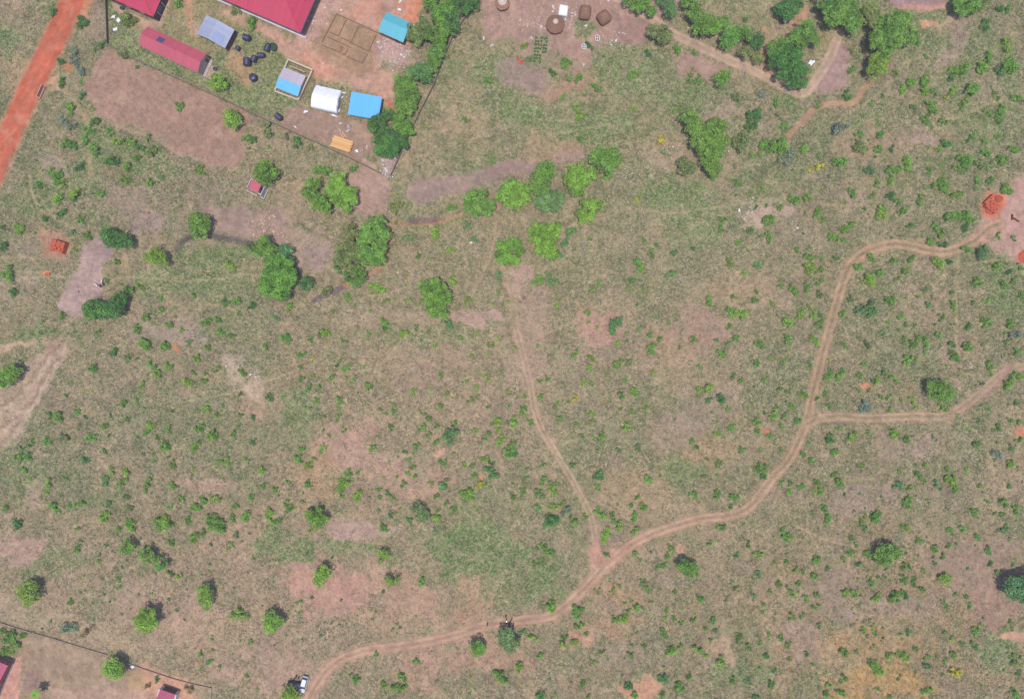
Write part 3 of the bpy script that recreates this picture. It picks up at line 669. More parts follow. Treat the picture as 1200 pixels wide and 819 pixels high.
# ---------------------------------------------------------------- where things are, in words
MARKS = [('main track fork', 702, 655), ('fork of the right-hand track', 948, 497), ('orange brick kiln', 1161, 240), ('blue mono-pitch shed', 427, 124), ('long red-roofed block', 203, 58),
 ('bottom left brown plot', 90, 790), ('parked white car', 356, 801), ('shaded motorcycles on the track', 597, 729), ('grey parking patch', 97, 330), ('small orange brick stack', 69, 289), ('red road', 30, 120), ('tiny red-roofed latrine', 300, 219),
 ('mauve mud pan', 550, 215), ('round thatched hut', 651, 27), ('bend of the upper village road', 940, 108), ('elongated tree clump', 827, 165), ('top end of the narrow track', 602, 345), ('middle bend of the narrow track', 628, 485),
 ('lower stretch of the narrow track', 682, 585), ('top bend of the main track', 1005, 302), ('straight of the main track', 968, 400), ('lower bend of the main track', 905, 560), ('shallow bend of the main track', 835, 607), ('right end of the forked track', 1178, 434),
 ('middle of the right-hand track', 1060, 488), ('mauve ploughed plot', 190, 130), ('left edge gully', 40, 450), ('green sward above the lower track', 562, 645), ('pale bare patch left of centre', 285, 440), ('lone lower right tree', 1040, 650),
 ('huge dark tree on the right edge', 1193, 687), ('pale sand strip on the right edge', 1190, 745), ('bare pinkish field at lower left', 380, 690), ('dark gully pool', 390, 345), ('dry stream bed', 985, 122), ('dark plough land at far right', 1140, 640),
 ('bottom edge bare pink scar', 757, 808), ('mauve mud patch', 290, 262), ('light tree in mid picture', 507, 350), ('upper right corner', 1185, 15), ('lower right corner', 1185, 805), ('bottom edge right of centre', 900, 805), ('bottom edge left of centre', 460, 805),
 ('open ground in the exact middle', 560, 430), ('dry central field', 500, 520), ('dry field at the left', 180, 500), ('left edge below the gully', 15, 600), ('field below the forked track', 1050, 560), ('grassy slope at upper right', 1090, 110), ('slope right of the kiln track', 1150, 350),
 ('dry slope right of centre', 810, 400), ('open centre right field', 760, 480), ('dry field below the gully', 380, 420), ('lower left dry field', 280, 620), ('bushy ground at lower centre', 760, 720), ('green hollow below the village', 750, 140), ('orange tinted grass at bottom right', 1030, 770)]
def sector(dx, dy):
    a = math.degrees(math.atan2(-dy, dx)) % 360
    return ['right of', 'upper right of', 'above', 'upper left of', 'left of', 'lower left of', 'below', 'lower right of'][int(((a + 22.5) % 360) // 45)]
ORD = ['', 'second nearest', 'third nearest', 'fourth nearest', 'fifth nearest', 'sixth nearest', 'seventh nearest', 'eighth nearest', 'ninth nearest', 'tenth nearest']
def place_words(items, noun):
    """items: dicts x,y,adj -> unique true label for each: look + nearest landmark + side (+ rank by distance)"""
    secs = {}
    for it in items:
        d = sorted(((it['x'] - m[1]) ** 2 + (it['y'] - m[2]) ** 2, i) for i, m in enumerate(MARKS) if m[0] != it.get('self'))
        it['_d'], i = d[0]; mk = MARKS[i]
        s = sector(it['x'] - mk[1], it['y'] - mk[2]) if it['_d'] > 20 else 'at'
        secs.setdefault((i, s), []).append(it)
    for (i, s), lst in secs.items():
        lst.sort(key=lambda t: t['_d'])
        for k, it in enumerate(lst):
            w = f"{it['adj']} {it.get('noun', noun)} {s} the {MARKS[i][0]}".replace('upper', 'up').replace('lower', 'low') if False else f"{it['adj']} {it.get('noun', noun)} {s} the {MARKS[i][0]}"
            if len(lst) > 1: w += ', nearest' if k == 0 else ', ' + ORD[min(k, 9)].replace(' nearest', ' away')
            it['label'] = w

# ---------------------------------------------------------------- shrubs: x,y,radius in quarter photo pixels inside a tile
TILES = [
(0,0,"600,97,28,o 835,12,22,g 320,507,30,g 838,495,20,g 385,95,28,d 470,210,28,d 285,290,18,d 285,385,22,d 575,255,25,o 1100,55,25,o 1175,100,28,g 1065,385,20,o 645,315,12,d 560,665,30,y 608,670,24,y 420,610,25,g 430,700,30,g 390,660,22,g 300,675,25,g 345,680,20,d 935,797,20,y 650,690,30,d 700,720,30,o 530,750,30,d 590,780,25,g 1150,640,22,g 1185,650,22,d 380,450,18,d 250,60,20,d 440,560,24,d 370,780,20,d 235,800,15,g 690,650,20,o 350,250,26,s 350,290,26,s 370,340,24,s 300,560,20,s 330,600,22,s 510,620,18,g 640,740,20,g"),
(300,0,"185,660,30,d 50,620,35,o 315,800,30,g 460,795,20,g 1080,365,22,g 990,565,18,g 1105,750,15,g 60,690,10,g 140,640,18,o 250,690,18,o"),
(600,0,"1100,97,14,g 1130,585,30,d 1120,540,40,d 1090,650,50,o 1190,690,30,g 1130,730,15,y 1170,730,15,y 235,458,20,y 335,445,8,g 400,410,25,g 300,500,15,y 320,535,25,y 187,335,20,d 250,290,35,g 310,365,25,g 265,370,18,g 315,655,18,g 705,655,25,l 565,345,20,y 570,515,15,y 850,245,15,g 780,225,22,g 775,520,18,y 60,215,20,y 840,355,25,o 870,370,20,g 365,215,20,d 640,250,16,d 1170,440,20,s 1050,460,20,o"),
(900,0,"1115,210,32,y 890,325,42,g 1005,305,30,y 1035,270,28,g 1030,120,28,d 1100,45,22,d 1125,40,18,g 945,420,40,g 725,380,28,g 730,435,24,y 775,425,20,g 675,390,28,y 635,415,22,y 380,450,28,d 870,425,20,y 835,460,12,l 920,490,24,y 770,495,28,g 735,555,20,g 760,530,14,g 820,570,24,g 685,500,20,o 1100,515,22,g 1085,565,20,g 1035,530,20,g 1175,460,30,g 1155,320,40,g 1130,300,30,g 1095,330,25,d 855,370,18,d 440,625,22,g 535,630,20,g 440,685,32,o 525,690,20,g 580,695,16,d 235,785,26,l 330,765,32,g 665,760,30,y 475,800,24,b 590,795,28,g 760,800,14,g 30,685,48,g 170,697,20,y 335,595,42,s 110,720,45,s 830,680,26,d 795,695,16,y 960,640,18,g 1020,655,15,y 925,745,32,g 895,790,25,g 1000,770,25,o 1020,710,20,g 1155,700,24,g 1110,750,28,g 1080,640,15,g 40,485,18,g 75,590,20,g 235,500,15,g 390,330,20,g 600,340,15,g 1065,435,12,g 1085,460,14,g 240,728,12,g 940,660,12,d 395,240,16,o 700,190,18,g 745,265,12,g 540,450,10,d 480,485,12,g"),
(0,205,"710,40,22,g 755,12,16,g 265,30,35,g 290,50,24,y 260,105,28,y 350,95,34,y 180,45,20,g 480,92,22,g 590,20,25,g 85,245,26,y 15,335,22,d 25,460,40,g 70,553,24,d 345,348,14,y 345,265,12,d 410,290,20,g 380,205,20,g 15,245,14,d 650,521,20,y 910,570,16,g 1075,425,24,y 1060,600,20,g 1105,585,24,g 965,690,22,g 1020,680,16,d 1030,730,20,y 1080,750,20,g 785,710,22,g 850,720,16,y 640,720,22,g 675,660,24,g 760,630,14,g 455,735,14,g 600,545,30,g 560,590,34,d 670,780,35,g 775,795,25,g 885,790,14,g 970,810,16,g 290,660,16,g 500,497,12,g 755,580,12,g 1180,610,18,d 1120,650,10,g 550,405,15,g 400,650,16,g 285,180,22,d 210,210,14,d 820,625,8,y 1190,340,24,d 1000,380,12,o"),
(300,205,"380,437,26,d 650,155,34,o 650,228,14,g 915,155,22,g 830,275,28,y 910,345,18,y 570,535,30,y 930,500,26,y 1135,475,28,p 1140,550,16,y 1000,580,16,y 1110,605,10,y 1185,595,10,y 715,590,14,y 945,615,18,o 900,710,24,b 600,690,22,g 605,715,14,d 750,715,14,g 690,740,24,y 530,750,14,g 325,740,22,y 300,750,14,o 140,775,28,g 150,750,16,d 45,800,18,g 410,780,16,g 840,800,12,y 1040,738,10,y 965,765,10,y 1135,770,10,y 1100,800,16,y 430,570,18,y 90,675,20,b 330,540,30,o 160,620,20,y 760,380,14,d 710,295,22,p 255,775,14,g 990,240,20,p 1020,300,20,p 610,590,14,o 360,640,12,o 780,590,14,o"),
(600,205,"270,257,26,b 250,315,22,b 215,370,20,b 115,490,26,g 180,480,34,p 370,300,12,g 620,300,14,g 600,410,28,g 605,440,18,y 655,345,14,g 680,330,14,g 570,490,16,g 545,530,10,y 625,540,14,y 525,495,8,g 760,370,18,d 740,465,24,p 850,348,10,d 405,512,16,y 370,540,14,y 215,578,10,g 212,618,12,y 355,640,16,y 362,690,12,g 395,712,10,y 495,695,42,b 470,745,14,y 540,740,10,g 490,793,14,y 645,750,20,g 695,768,16,g 650,803,22,g 735,695,10,g 770,675,8,g 540,780,10,g 590,720,10,g 925,595,26,g 1035,565,12,g 1020,630,22,g 1070,655,30,y 1140,580,16,g 1145,545,10,g 1020,708,14,g 855,773,16,g 960,770,12,b 1045,768,18,g 1010,790,14,g 1160,795,24,g 985,220,20,g 980,255,16,g 1120,265,16,g 1060,315,16,y 1020,408,16,y 1055,40,20,g 1175,65,14,g 1145,155,12,d 1190,205,20,g 1195,280,18,g 590,118,12,l 450,5,22,g 945,5,20,g 1095,460,12,y 740,68,8,g 125,800,12,y 15,815,12,y 660,380,16,p 1150,420,18,p"),
(900,205,"10,205,28,g 10,300,20,g 395,82,24,g 520,35,20,g 580,25,22,g 495,98,18,g 578,98,20,d 615,122,18,g 720,128,24,g 630,165,22,g 535,190,34,y 545,150,18,g 455,155,10,d 130,112,26,g 175,110,24,g 60,150,16,g 240,170,30,g 262,212,14,g 175,175,8,g 385,240,24,g 360,262,20,g 290,290,18,g 320,290,20,y 355,310,14,g 780,50,26,g 815,35,28,g 830,75,22,g 885,90,24,g 845,185,28,g 905,190,34,g 945,205,24,g 790,245,22,g 815,285,22,g 770,315,24,g 825,325,18,d 670,237,18,d 920,250,18,d 985,30,25,g 1045,20,20,g 1125,75,28,g 1080,285,15,g 1150,295,14,g 940,345,24,g 1015,355,36,b 795,405,32,y 850,412,16,d 680,388,20,g 595,402,18,g 480,385,24,g 430,440,24,g 530,460,20,g 605,487,14,g 645,455,22,g 480,505,34,y 470,625,46,b 583,588,26,g 195,385,24,g 250,400,10,g 190,440,28,y 245,447,16,y 255,495,16,g 232,510,14,g 183,525,20,g 122,540,24,g 240,560,18,g 65,525,12,g 20,605,14,g 135,350,14,g 195,335,14,g 325,392,14,g 160,650,24,y 208,630,14,y 210,655,18,y 248,660,12,d 98,680,28,y 237,700,20,g 98,770,24,g 215,770,28,y 350,650,16,g 390,580,16,p 430,760,12,g 465,795,18,d 535,740,14,p 360,795,14,g 640,775,18,y 680,795,20,g 710,765,22,g 745,785,24,g 800,745,20,g 740,545,20,o 755,610,14,b 865,605,22,g 620,665,18,g 645,700,14,g 820,670,18,g 505,685,6,g 560,690,12,g 935,715,18,g 930,800,26,g 865,790,18,b 1065,435,24,y 1185,430,18,g 1135,450,18,d 985,510,26,g 1100,520,22,g 1150,500,14,g 1025,590,16,y 1020,690,26,g 1190,560,18,g 1130,700,20,g 1165,745,28,s 1120,780,14,g 860,550,12,g 965,600,12,d 700,570,10,d"),
(0,410,"525,15,20,d 595,32,16,g 432,85,20,g 715,80,28,g 735,115,20,y 790,78,20,g 915,40,18,y 665,155,18,y 885,155,26,y 905,105,14,g 955,150,18,g 960,115,12,g 1130,100,20,g 1020,80,10,g 775,205,8,g 575,258,18,g 640,235,10,g 265,315,30,g 240,310,18,g 400,320,14,d 360,290,14,g 517,308,10,d 597,325,12,g 670,275,10,g 490,365,16,g 425,412,22,g 508,402,10,g 218,427,20,g 300,410,20,o 150,430,12,g 125,450,16,g 100,465,14,g 80,500,20,g 130,510,22,g 118,565,18,g 140,605,8,y 490,475,14,g 395,522,20,b 965,268,22,y 1040,260,10,g 920,280,10,g 1020,308,16,g 935,365,24,g 1000,395,28,g 905,445,26,g 1178,312,18,d 1128,305,12,g 1120,355,10,g 1095,388,16,g 1185,430,14,d 705,355,20,y 685,385,14,g 790,365,14,g 733,410,12,g 765,450,26,g 712,492,12,g 668,485,8,g 718,523,8,g 648,413,8,g 1085,460,5,g 808,540,20,g 1025,525,18,y 1060,525,18,y 1153,515,14,g 905,553,14,y 525,572,22,y 590,570,22,y 562,628,18,y 585,605,14,y 487,615,22,b 690,610,22,g 680,655,18,g 805,640,22,g 590,683,14,d 220,635,30,y 300,603,12,g 365,722,22,g 318,730,14,g 240,730,22,g 265,755,16,y 22,738,18,g 505,720,18,p 490,790,26,y 600,740,18,o 795,732,14,g 845,695,14,g 955,700,22,g 920,730,28,g 1000,705,26,y 1105,730,18,g 1140,775,28,g 1085,790,18,g 1175,690,16,g 760,800,40,y 615,810,22,g 80,810,24,d 875,800,18,g 985,805,30,g 1035,805,20,d 1120,208,10,d 310,215,10,d"),
(300,410,"205,30,22,g 210,75,14,g 262,42,12,l 265,118,14,y 348,138,20,g 210,135,16,g 250,183,20,g 300,178,14,g 290,240,16,g 250,272,10,y 392,228,20,g 385,265,14,y 420,85,16,y 375,75,12,d 390,50,10,g 530,172,18,y 500,80,10,y 580,275,12,g 640,255,14,g 638,285,16,g 610,300,10,g 632,365,16,g 735,188,18,y 900,200,14,y 865,268,14,g 770,285,8,y 1010,235,25,o 990,150,10,y 1030,178,14,y 1090,135,16,y 1048,115,8,y 1005,30,12,y 1090,20,10,y 1180,205,10,y 865,120,14,g 380,320,18,y 415,375,14,g 340,400,10,g 60,222,18,d 805,320,20,g 780,360,18,g 812,388,14,g 850,355,14,g 935,345,16,g 845,432,18,g 750,455,20,g 550,460,18,y 695,480,12,g 875,532,18,g 720,510,8,y 742,545,18,g 745,595,18,g 710,580,12,y 690,628,16,g 658,598,10,y 815,620,14,y 620,530,8,y 320,460,18,y 300,480,12,g 210,468,18,g 197,518,20,g 270,510,14,y 243,545,18,y 22,570,22,y 240,620,12,d 245,640,16,g 148,618,12,g 28,635,12,g 85,650,18,y 148,715,12,y 155,745,20,g 220,710,12,g 435,590,22,g 410,620,26,y 395,650,18,y 400,690,12,y 465,678,28,y 480,570,14,g 530,690,8,g 575,655,14,g 585,690,14,g 640,695,14,y 620,670,14,b 60,770,24,y 100,805,26,g 855,785,30,y 720,805,16,g 627,780,14,b 890,720,14,g 930,755,18,g 575,750,10,b 885,640,32,p 845,683,14,g 985,672,30,y 1045,630,18,l 1025,590,16,g 1070,515,20,y 978,538,14,y 1017,540,12,g 1105,580,30,b 1105,535,16,d 1190,485,30,g 1145,425,22,y 1075,415,14,g 1092,385,14,g 1140,375,16,y 1025,375,14,y 1135,325,22,y 1110,345,12,g 1190,345,14,g 1190,262,10,g 1085,270,10,g"),
(600,410,"292,30,22,g 370,38,18,y 368,85,16,y 500,72,28,g 550,55,16,o 668,103,14,y 530,148,12,g 340,150,16,y 368,160,14,g 168,135,14,g 133,150,14,y 575,200,22,y 520,215,18,d 300,222,18,l 265,245,10,g 215,250,14,y 130,220,14,g 375,295,16,y 375,335,14,y 220,332,20,g 300,350,14,g 85,335,14,g 55,270,18,g 50,300,14,g 15,340,28,y 510,278,12,y 562,290,14,y 625,275,14,y 540,352,24,y 415,405,20,g 330,405,14,g 405,465,10,g 10,440,18,g 5,490,22,d 60,215,12,y 650,5,24,g 980,12,22,g 1150,60,16,g 882,80,14,g 920,170,26,y 875,192,18,y 985,228,28,d 925,238,16,b 1012,278,14,y 1045,120,16,b 1075,145,14,g 1185,138,14,g 935,293,8,g 965,390,16,y 1030,372,20,g 847,430,14,g 872,457,10,d 1080,470,16,g 1170,465,12,g 1155,345,22,g 1150,380,16,g 915,510,10,d 970,533,18,g 965,585,8,g 900,590,12,o 1165,565,30,g 1180,595,16,d 960,680,20,g 850,680,18,g 1045,690,22,g 1022,738,14,g 640,618,24,y 695,590,8,d 402,643,16,y 585,690,12,g 560,730,16,g 615,735,22,g 575,785,22,g 185,655,26,y 210,625,14,y 155,615,20,g 125,670,20,g 60,605,14,g 120,735,16,g 50,665,14,g 150,535,12,g 75,555,12,g 10,690,16,g 235,725,16,y 200,740,20,y 250,755,28,s 180,800,32,d 295,800,26,g 340,782,16,g 400,755,18,y 430,775,22,y 465,775,16,g 490,810,20,g 300,700,10,g 285,535,14,p 590,455,16,p 500,470,14,p 410,595,34,b"),
(900,410,"12,35,10,y 75,55,14,g 205,70,14,g 282,45,6,g 280,125,22,g 328,130,22,y 355,100,14,g 300,100,14,g 60,185,16,g 92,195,14,g 165,210,22,g 102,260,20,g 40,270,14,g 30,310,20,y 75,310,14,g 145,335,18,g 65,360,14,g 230,230,14,g 272,205,12,g 292,262,16,g 432,122,14,g 422,188,12,g 515,135,20,y 490,150,12,d 585,130,26,g 545,105,14,g 470,190,12,g 450,265,28,s 535,225,16,g 570,220,16,g 680,233,18,y 580,280,16,y 697,267,10,y 825,270,20,y 1045,82,26,g 1008,158,14,b 875,25,22,g 890,45,14,g 660,48,22,y 700,45,14,g 735,15,8,g 450,70,14,g 1130,155,26,g 1175,120,24,g 1170,10,18,g 1170,250,14,g 1145,337,14,g 1172,340,12,g 1085,368,18,g 1060,378,10,g 890,308,10,y 990,335,14,p 972,442,20,g 1075,435,10,g 1142,463,18,b 1185,420,14,g 1072,485,30,s 1138,530,24,y 930,560,12,g 5,400,16,g 65,470,12,g 192,430,12,g 292,415,24,d 400,412,28,y 467,388,12,g 335,365,8,g 600,400,26,y 650,415,22,g 775,410,12,g 312,475,18,g 165,490,14,g 202,518,16,g 437,540,16,y 320,580,18,g 335,625,26,g 110,625,14,g 98,670,16,y 150,650,18,g 65,625,12,g 230,625,16,g 245,665,18,y 220,665,14,y 265,750,18,g 280,795,20,g 213,765,10,g 508,775,28,g 443,803,16,g 608,635,22,b 670,650,18,y 620,570,12,g 740,540,16,y 695,545,10,g 705,573,16,g 715,600,12,g 655,705,24,g 660,740,24,g 870,610,30,y 885,645,20,g 840,560,16,g 795,635,20,b 993,635,12,g 1008,665,6,g 1033,715,12,g 967,765,20,g 1110,718,22,g 1165,750,20,g 1100,775,14,g 1065,765,8,g 1135,645,14,g 740,620,12,y"),
(0,615,"315,490,32,s 400,505,28,n 360,108,18,g 555,20,18,g 605,12,24,y 495,97,10,g 465,140,12,y 465,170,14,y 755,5,35,g 900,50,28,g 950,40,16,g 1010,15,36,g 805,82,18,g 985,92,12,d 1085,95,14,y 1110,45,16,b 795,228,18,g 835,250,20,y 555,258,12,g 560,292,10,g 705,322,8,g 788,347,8,d 330,357,16,g 1125,418,38,y 1175,550,14,g 980,645,16,g 940,605,14,g 1028,663,8,g 895,770,24,n 735,725,14,d 690,755,14,n 865,445,8,g 825,400,12,o 85,5,22,d 365,15,14,g 1155,710,10,g 10,495,22,y 50,510,22,g 95,520,20,y 30,545,20,y 75,560,24,g 40,590,22,y 15,590,16,g 60,535,16,y"),
(300,615,"780,268,20,g 262,343,10,g 205,357,10,g 400,352,10,b 600,15,20,g 240,128,5,d 280,5,30,y 560,608,14,g 748,640,16,g 462,720,22,g 598,745,22,y 685,720,24,g 670,765,26,g 595,312,8,d 355,155,8,d 1145,710,30,g"),
(600,615,"180,5,30,b 150,108,24,g 120,110,16,g 190,125,18,g 445,45,28,y 500,10,25,y 578,30,20,g 445,140,14,g 580,128,16,g 602,165,10,g 740,105,18,g 725,150,20,g 710,190,14,g 685,195,12,g 995,20,20,g 965,10,14,g 935,82,18,g 1110,95,18,g 1055,140,14,b 1165,135,24,y 1155,232,18,p 615,270,14,g 635,305,20,y 505,290,12,g 470,310,14,g 400,312,16,g 765,310,18,g 700,305,8,g 560,355,10,g 528,370,8,g 655,360,10,g 590,395,26,g 545,408,14,g 725,398,12,g 520,455,28,y 490,445,18,g 180,375,28,y 300,405,26,g 325,400,18,g 315,480,22,g 350,515,14,g 290,545,20,y 240,540,20,d 240,565,16,l 90,525,26,y 45,505,18,b 130,618,18,g 42,670,22,y 335,745,16,g 125,795,24,d 380,640,12,g 420,600,14,g 560,615,18,g 450,632,6,g 617,567,12,g 705,490,16,g 720,515,18,g 742,600,26,y 750,580,18,g 790,565,14,g 715,440,12,y 760,440,12,g 797,458,14,y 850,445,14,g 945,445,20,g 890,350,20,g 1045,298,12,d 1130,330,14,p 1180,370,12,g 1180,410,10,g 880,590,30,y 1062,537,18,g 1110,570,18,g 1165,555,12,g 988,645,30,y 718,720,28,b 835,710,16,g 790,770,28,g 702,795,18,g 545,750,22,d 575,790,20,g 1040,728,18,g 1110,735,14,p 1185,615,20,d 1160,668,10,g 1140,808,20,d 950,495,10,d 905,490,12,g 930,540,10,g 110,185,14,g 150,165,12,g 360,805,12,g"),
(900,615,"75,50,26,g 100,60,18,y 200,80,8,g 228,155,24,g 392,140,20,g 352,162,14,g 427,190,18,b 465,140,18,g 415,100,10,g 645,12,20,y 450,10,16,p 390,60,16,o 645,190,22,g 640,105,8,g 710,70,14,g 785,115,18,g 850,95,14,g 825,147,16,g 773,152,8,d 783,180,10,d 990,57,18,g 915,15,18,g 850,22,14,g 1108,20,22,p 1040,120,22,g 1045,180,14,d 1075,218,14,g 938,208,10,g 727,210,12,g 845,255,36,y 275,212,16,g 130,210,14,g 165,225,14,g 215,245,20,g 50,277,16,g 142,277,14,g 10,310,12,g 105,305,16,g 120,332,14,g 187,340,20,g 225,330,16,p 635,240,16,g 635,268,16,g 680,270,20,g 490,270,18,g 577,265,6,g 722,298,16,g 375,325,24,y 405,325,20,g 515,340,26,y 595,350,30,g 620,320,16,g 650,328,18,d 820,365,12,g 880,325,10,g 930,340,14,g 840,385,14,b 945,380,14,g 1010,435,6,d 118,430,18,y 163,427,14,g 240,475,14,g 215,385,12,g 245,380,14,g 90,175,12,g 450,495,16,g 490,480,14,y 500,515,12,g 540,480,8,g 660,505,16,d 615,512,6,g 58,530,14,g 97,563,16,g 10,515,12,g 185,607,12,d 102,630,12,g 28,685,12,d 360,595,26,g 415,590,10,g 570,622,20,g 480,640,14,d 525,678,32,y 500,670,20,g 650,630,24,y 610,605,14,g 745,665,18,b 750,620,16,g 870,615,20,y 835,630,12,g 690,585,12,g 820,700,10,d 880,690,24,l 975,570,22,g 912,558,14,g 970,510,24,g 1135,460,14,g 1155,615,14,g 1160,650,18,g 1150,775,12,d 748,780,24,g 575,805,16,g 360,722,22,g 342,785,20,g 275,800,20,g 285,750,14,g 20,755,20,g 515,770,10,g 1170,805,24,g 1175,690,14,p 610,722,8,d 870,530,12,y 830,505,10,y 1000,465,10,g"),
]
SHR = []
for tx, ty, s in TILES:
    for tok in s.split():
        x, y, r, c = tok.split(',')
        SHR.append(dict(x=tx + int(x) / 4, y=ty + int(y) / 4, r=int(r) / 4, c=c))
SHR.sort(key=lambda t: -t['r'])
N_IND = 298
def shrub_geo(R, g):
    """one bush of radius R metres standing at the origin: crowded leaf clumps, uneven outline"""
    cs = []; rs = []; br = []
    nb = g.integers(3, 7); lobes = [(0, 0, .45)] + [(g.uniform(-.75, .75), g.uniform(-.75, .75), g.uniform(.18, .42)) for _ in range(nb)]
    for lx, ly, lr in lobes:
        for k in range(int(4 + 9 * lr)):
            a = g.uniform(0, 6.283); q = g.uniform(0, 1) ** .5 * lr
            cs.append(np.array([(lx + math.cos(a) * q) * R, (ly + math.sin(a) * q) * R, R * g.uniform(.2, .85) * (1.1 - q)]))
            rs.append(max(.12, R * g.uniform(.16, .3))); br.append(g.uniform(.75, 1.3))
    leaf = .15 + .05 * R
    return leaves(cs, rs, min(70, 60 / max(R, .5) ** .5), leaf, g, .8, br)
# a few bush meshes of each size, shared by the copies
VAR = {}
for si, R in enumerate((1.0, 1.35, 1.8, 2.4)):
    VAR[si] = []
    for k in range(9):
        co, b = shrub_geo(R, rng)
        cc = np.repeat(b[:, None], 3, 1); yl = np.repeat(rng.random(len(co) // 4) < .2, 4); cc[yl] *= np.array([1.25, 1.08, .8])
        VAR[si].append((R, np_mesh('shrub', co, quads=np.arange(len(co)).reshape(-1, 4), mat=M_LEAF, col=cc)))
inds = SHR[:N_IND]
for it in inds:
    R = it['r'] * S; size = 'small' if R < 1.15 else 'rounded' if R < 1.45 else 'broad' if R < 1.9 else 'large'
    it['adj'] = f"{size} {HUEW[it['c']]}"
place_words(inds, 'shrub')
for it in inds:
    R = it['r'] * S * 1.12
    si = min(range(4), key=lambda k: abs((1.0, 1.35, 1.8, 2.4)[k] - R)); R0, me = VAR[si][rnd.randrange(9)]
    o = link('shrub', me); x, y = W(it['x'], it['y'], R * .5); o.location = (x, y, -.05)
    s = R / R0; e = rnd.uniform(.82, 1.2); o.scale = (s * e, s / e, s * rnd.uniform(.85, 1.1)); o.rotation_euler = (0, 0, rnd.uniform(0, 6.28))
    c = leafcol(it['c'], rng); o.color = (*c, 1)
    tag(o, it['label'], 'shrub', 'shrubs scattered over the open savanna')
def seedlings():
    P_ = []; Cc = []
    for it in SHR[N_IND:]:
        R = it['r'] * S * 1.15; co, b = shrub_geo(max(R, .3), rng)
        x, y = W(it['x'], it['y'], R * .5); co = co + np.array([x, y, -.05]); P_.append(co); Cc.append(leafcol(it['c'], rng)[None] * rng.uniform(.8, 1.15) * b[:, None])
    ND = 6500; qx = rng.uniform(0, 1200, ND); qy = rng.uniform(60, 819, ND)
    dens = fbm(qx, qy, 60, 811, 4, .65); near = fbm(qx, qy, 16, 855, 3, .6); vg = sample(V, qx, qy)
    zone = .30 + .55 * (qx > 850) + .75 * ((qx < 330) & (qy > 90) & (qy < 270)) + .15 * (qy > 560)
    for px, py, d_, n_, v_, z_ in zip(qx, qy, dens, near, vg, zone):     # the scatter of tiny ones, in thickets with gaps between
        if v_ < .5 or rnd.random() > z_ * max(0, (d_ - .38) * 4) * max(0, (n_ - .3) * 4): continue
        R = rnd.uniform(.2, .34) * rnd.choice((1, 1, 1.25, 1.7)); co, b = shrub_geo(R, rng); x, y = W(px, py, .2)
        P_.append(co + np.array([x, y, -.05])); Cc.append(leafcol(rnd.choice('ggydpopw'), rng)[None] * b[:, None])
    co = np.concatenate(P_); cc = np.concatenate(Cc)
    o = link('low_bushes', np_mesh('low_bushes', co, quads=np.arange(len(co)).reshape(-1, 4), mat=M_LEAF, col=cc))
    o['kind'] = 'stuff'; o['label'] = 'countless little green bushes and seedlings dotted over the savanna'; o['category'] = 'low bushes'
seedlings()

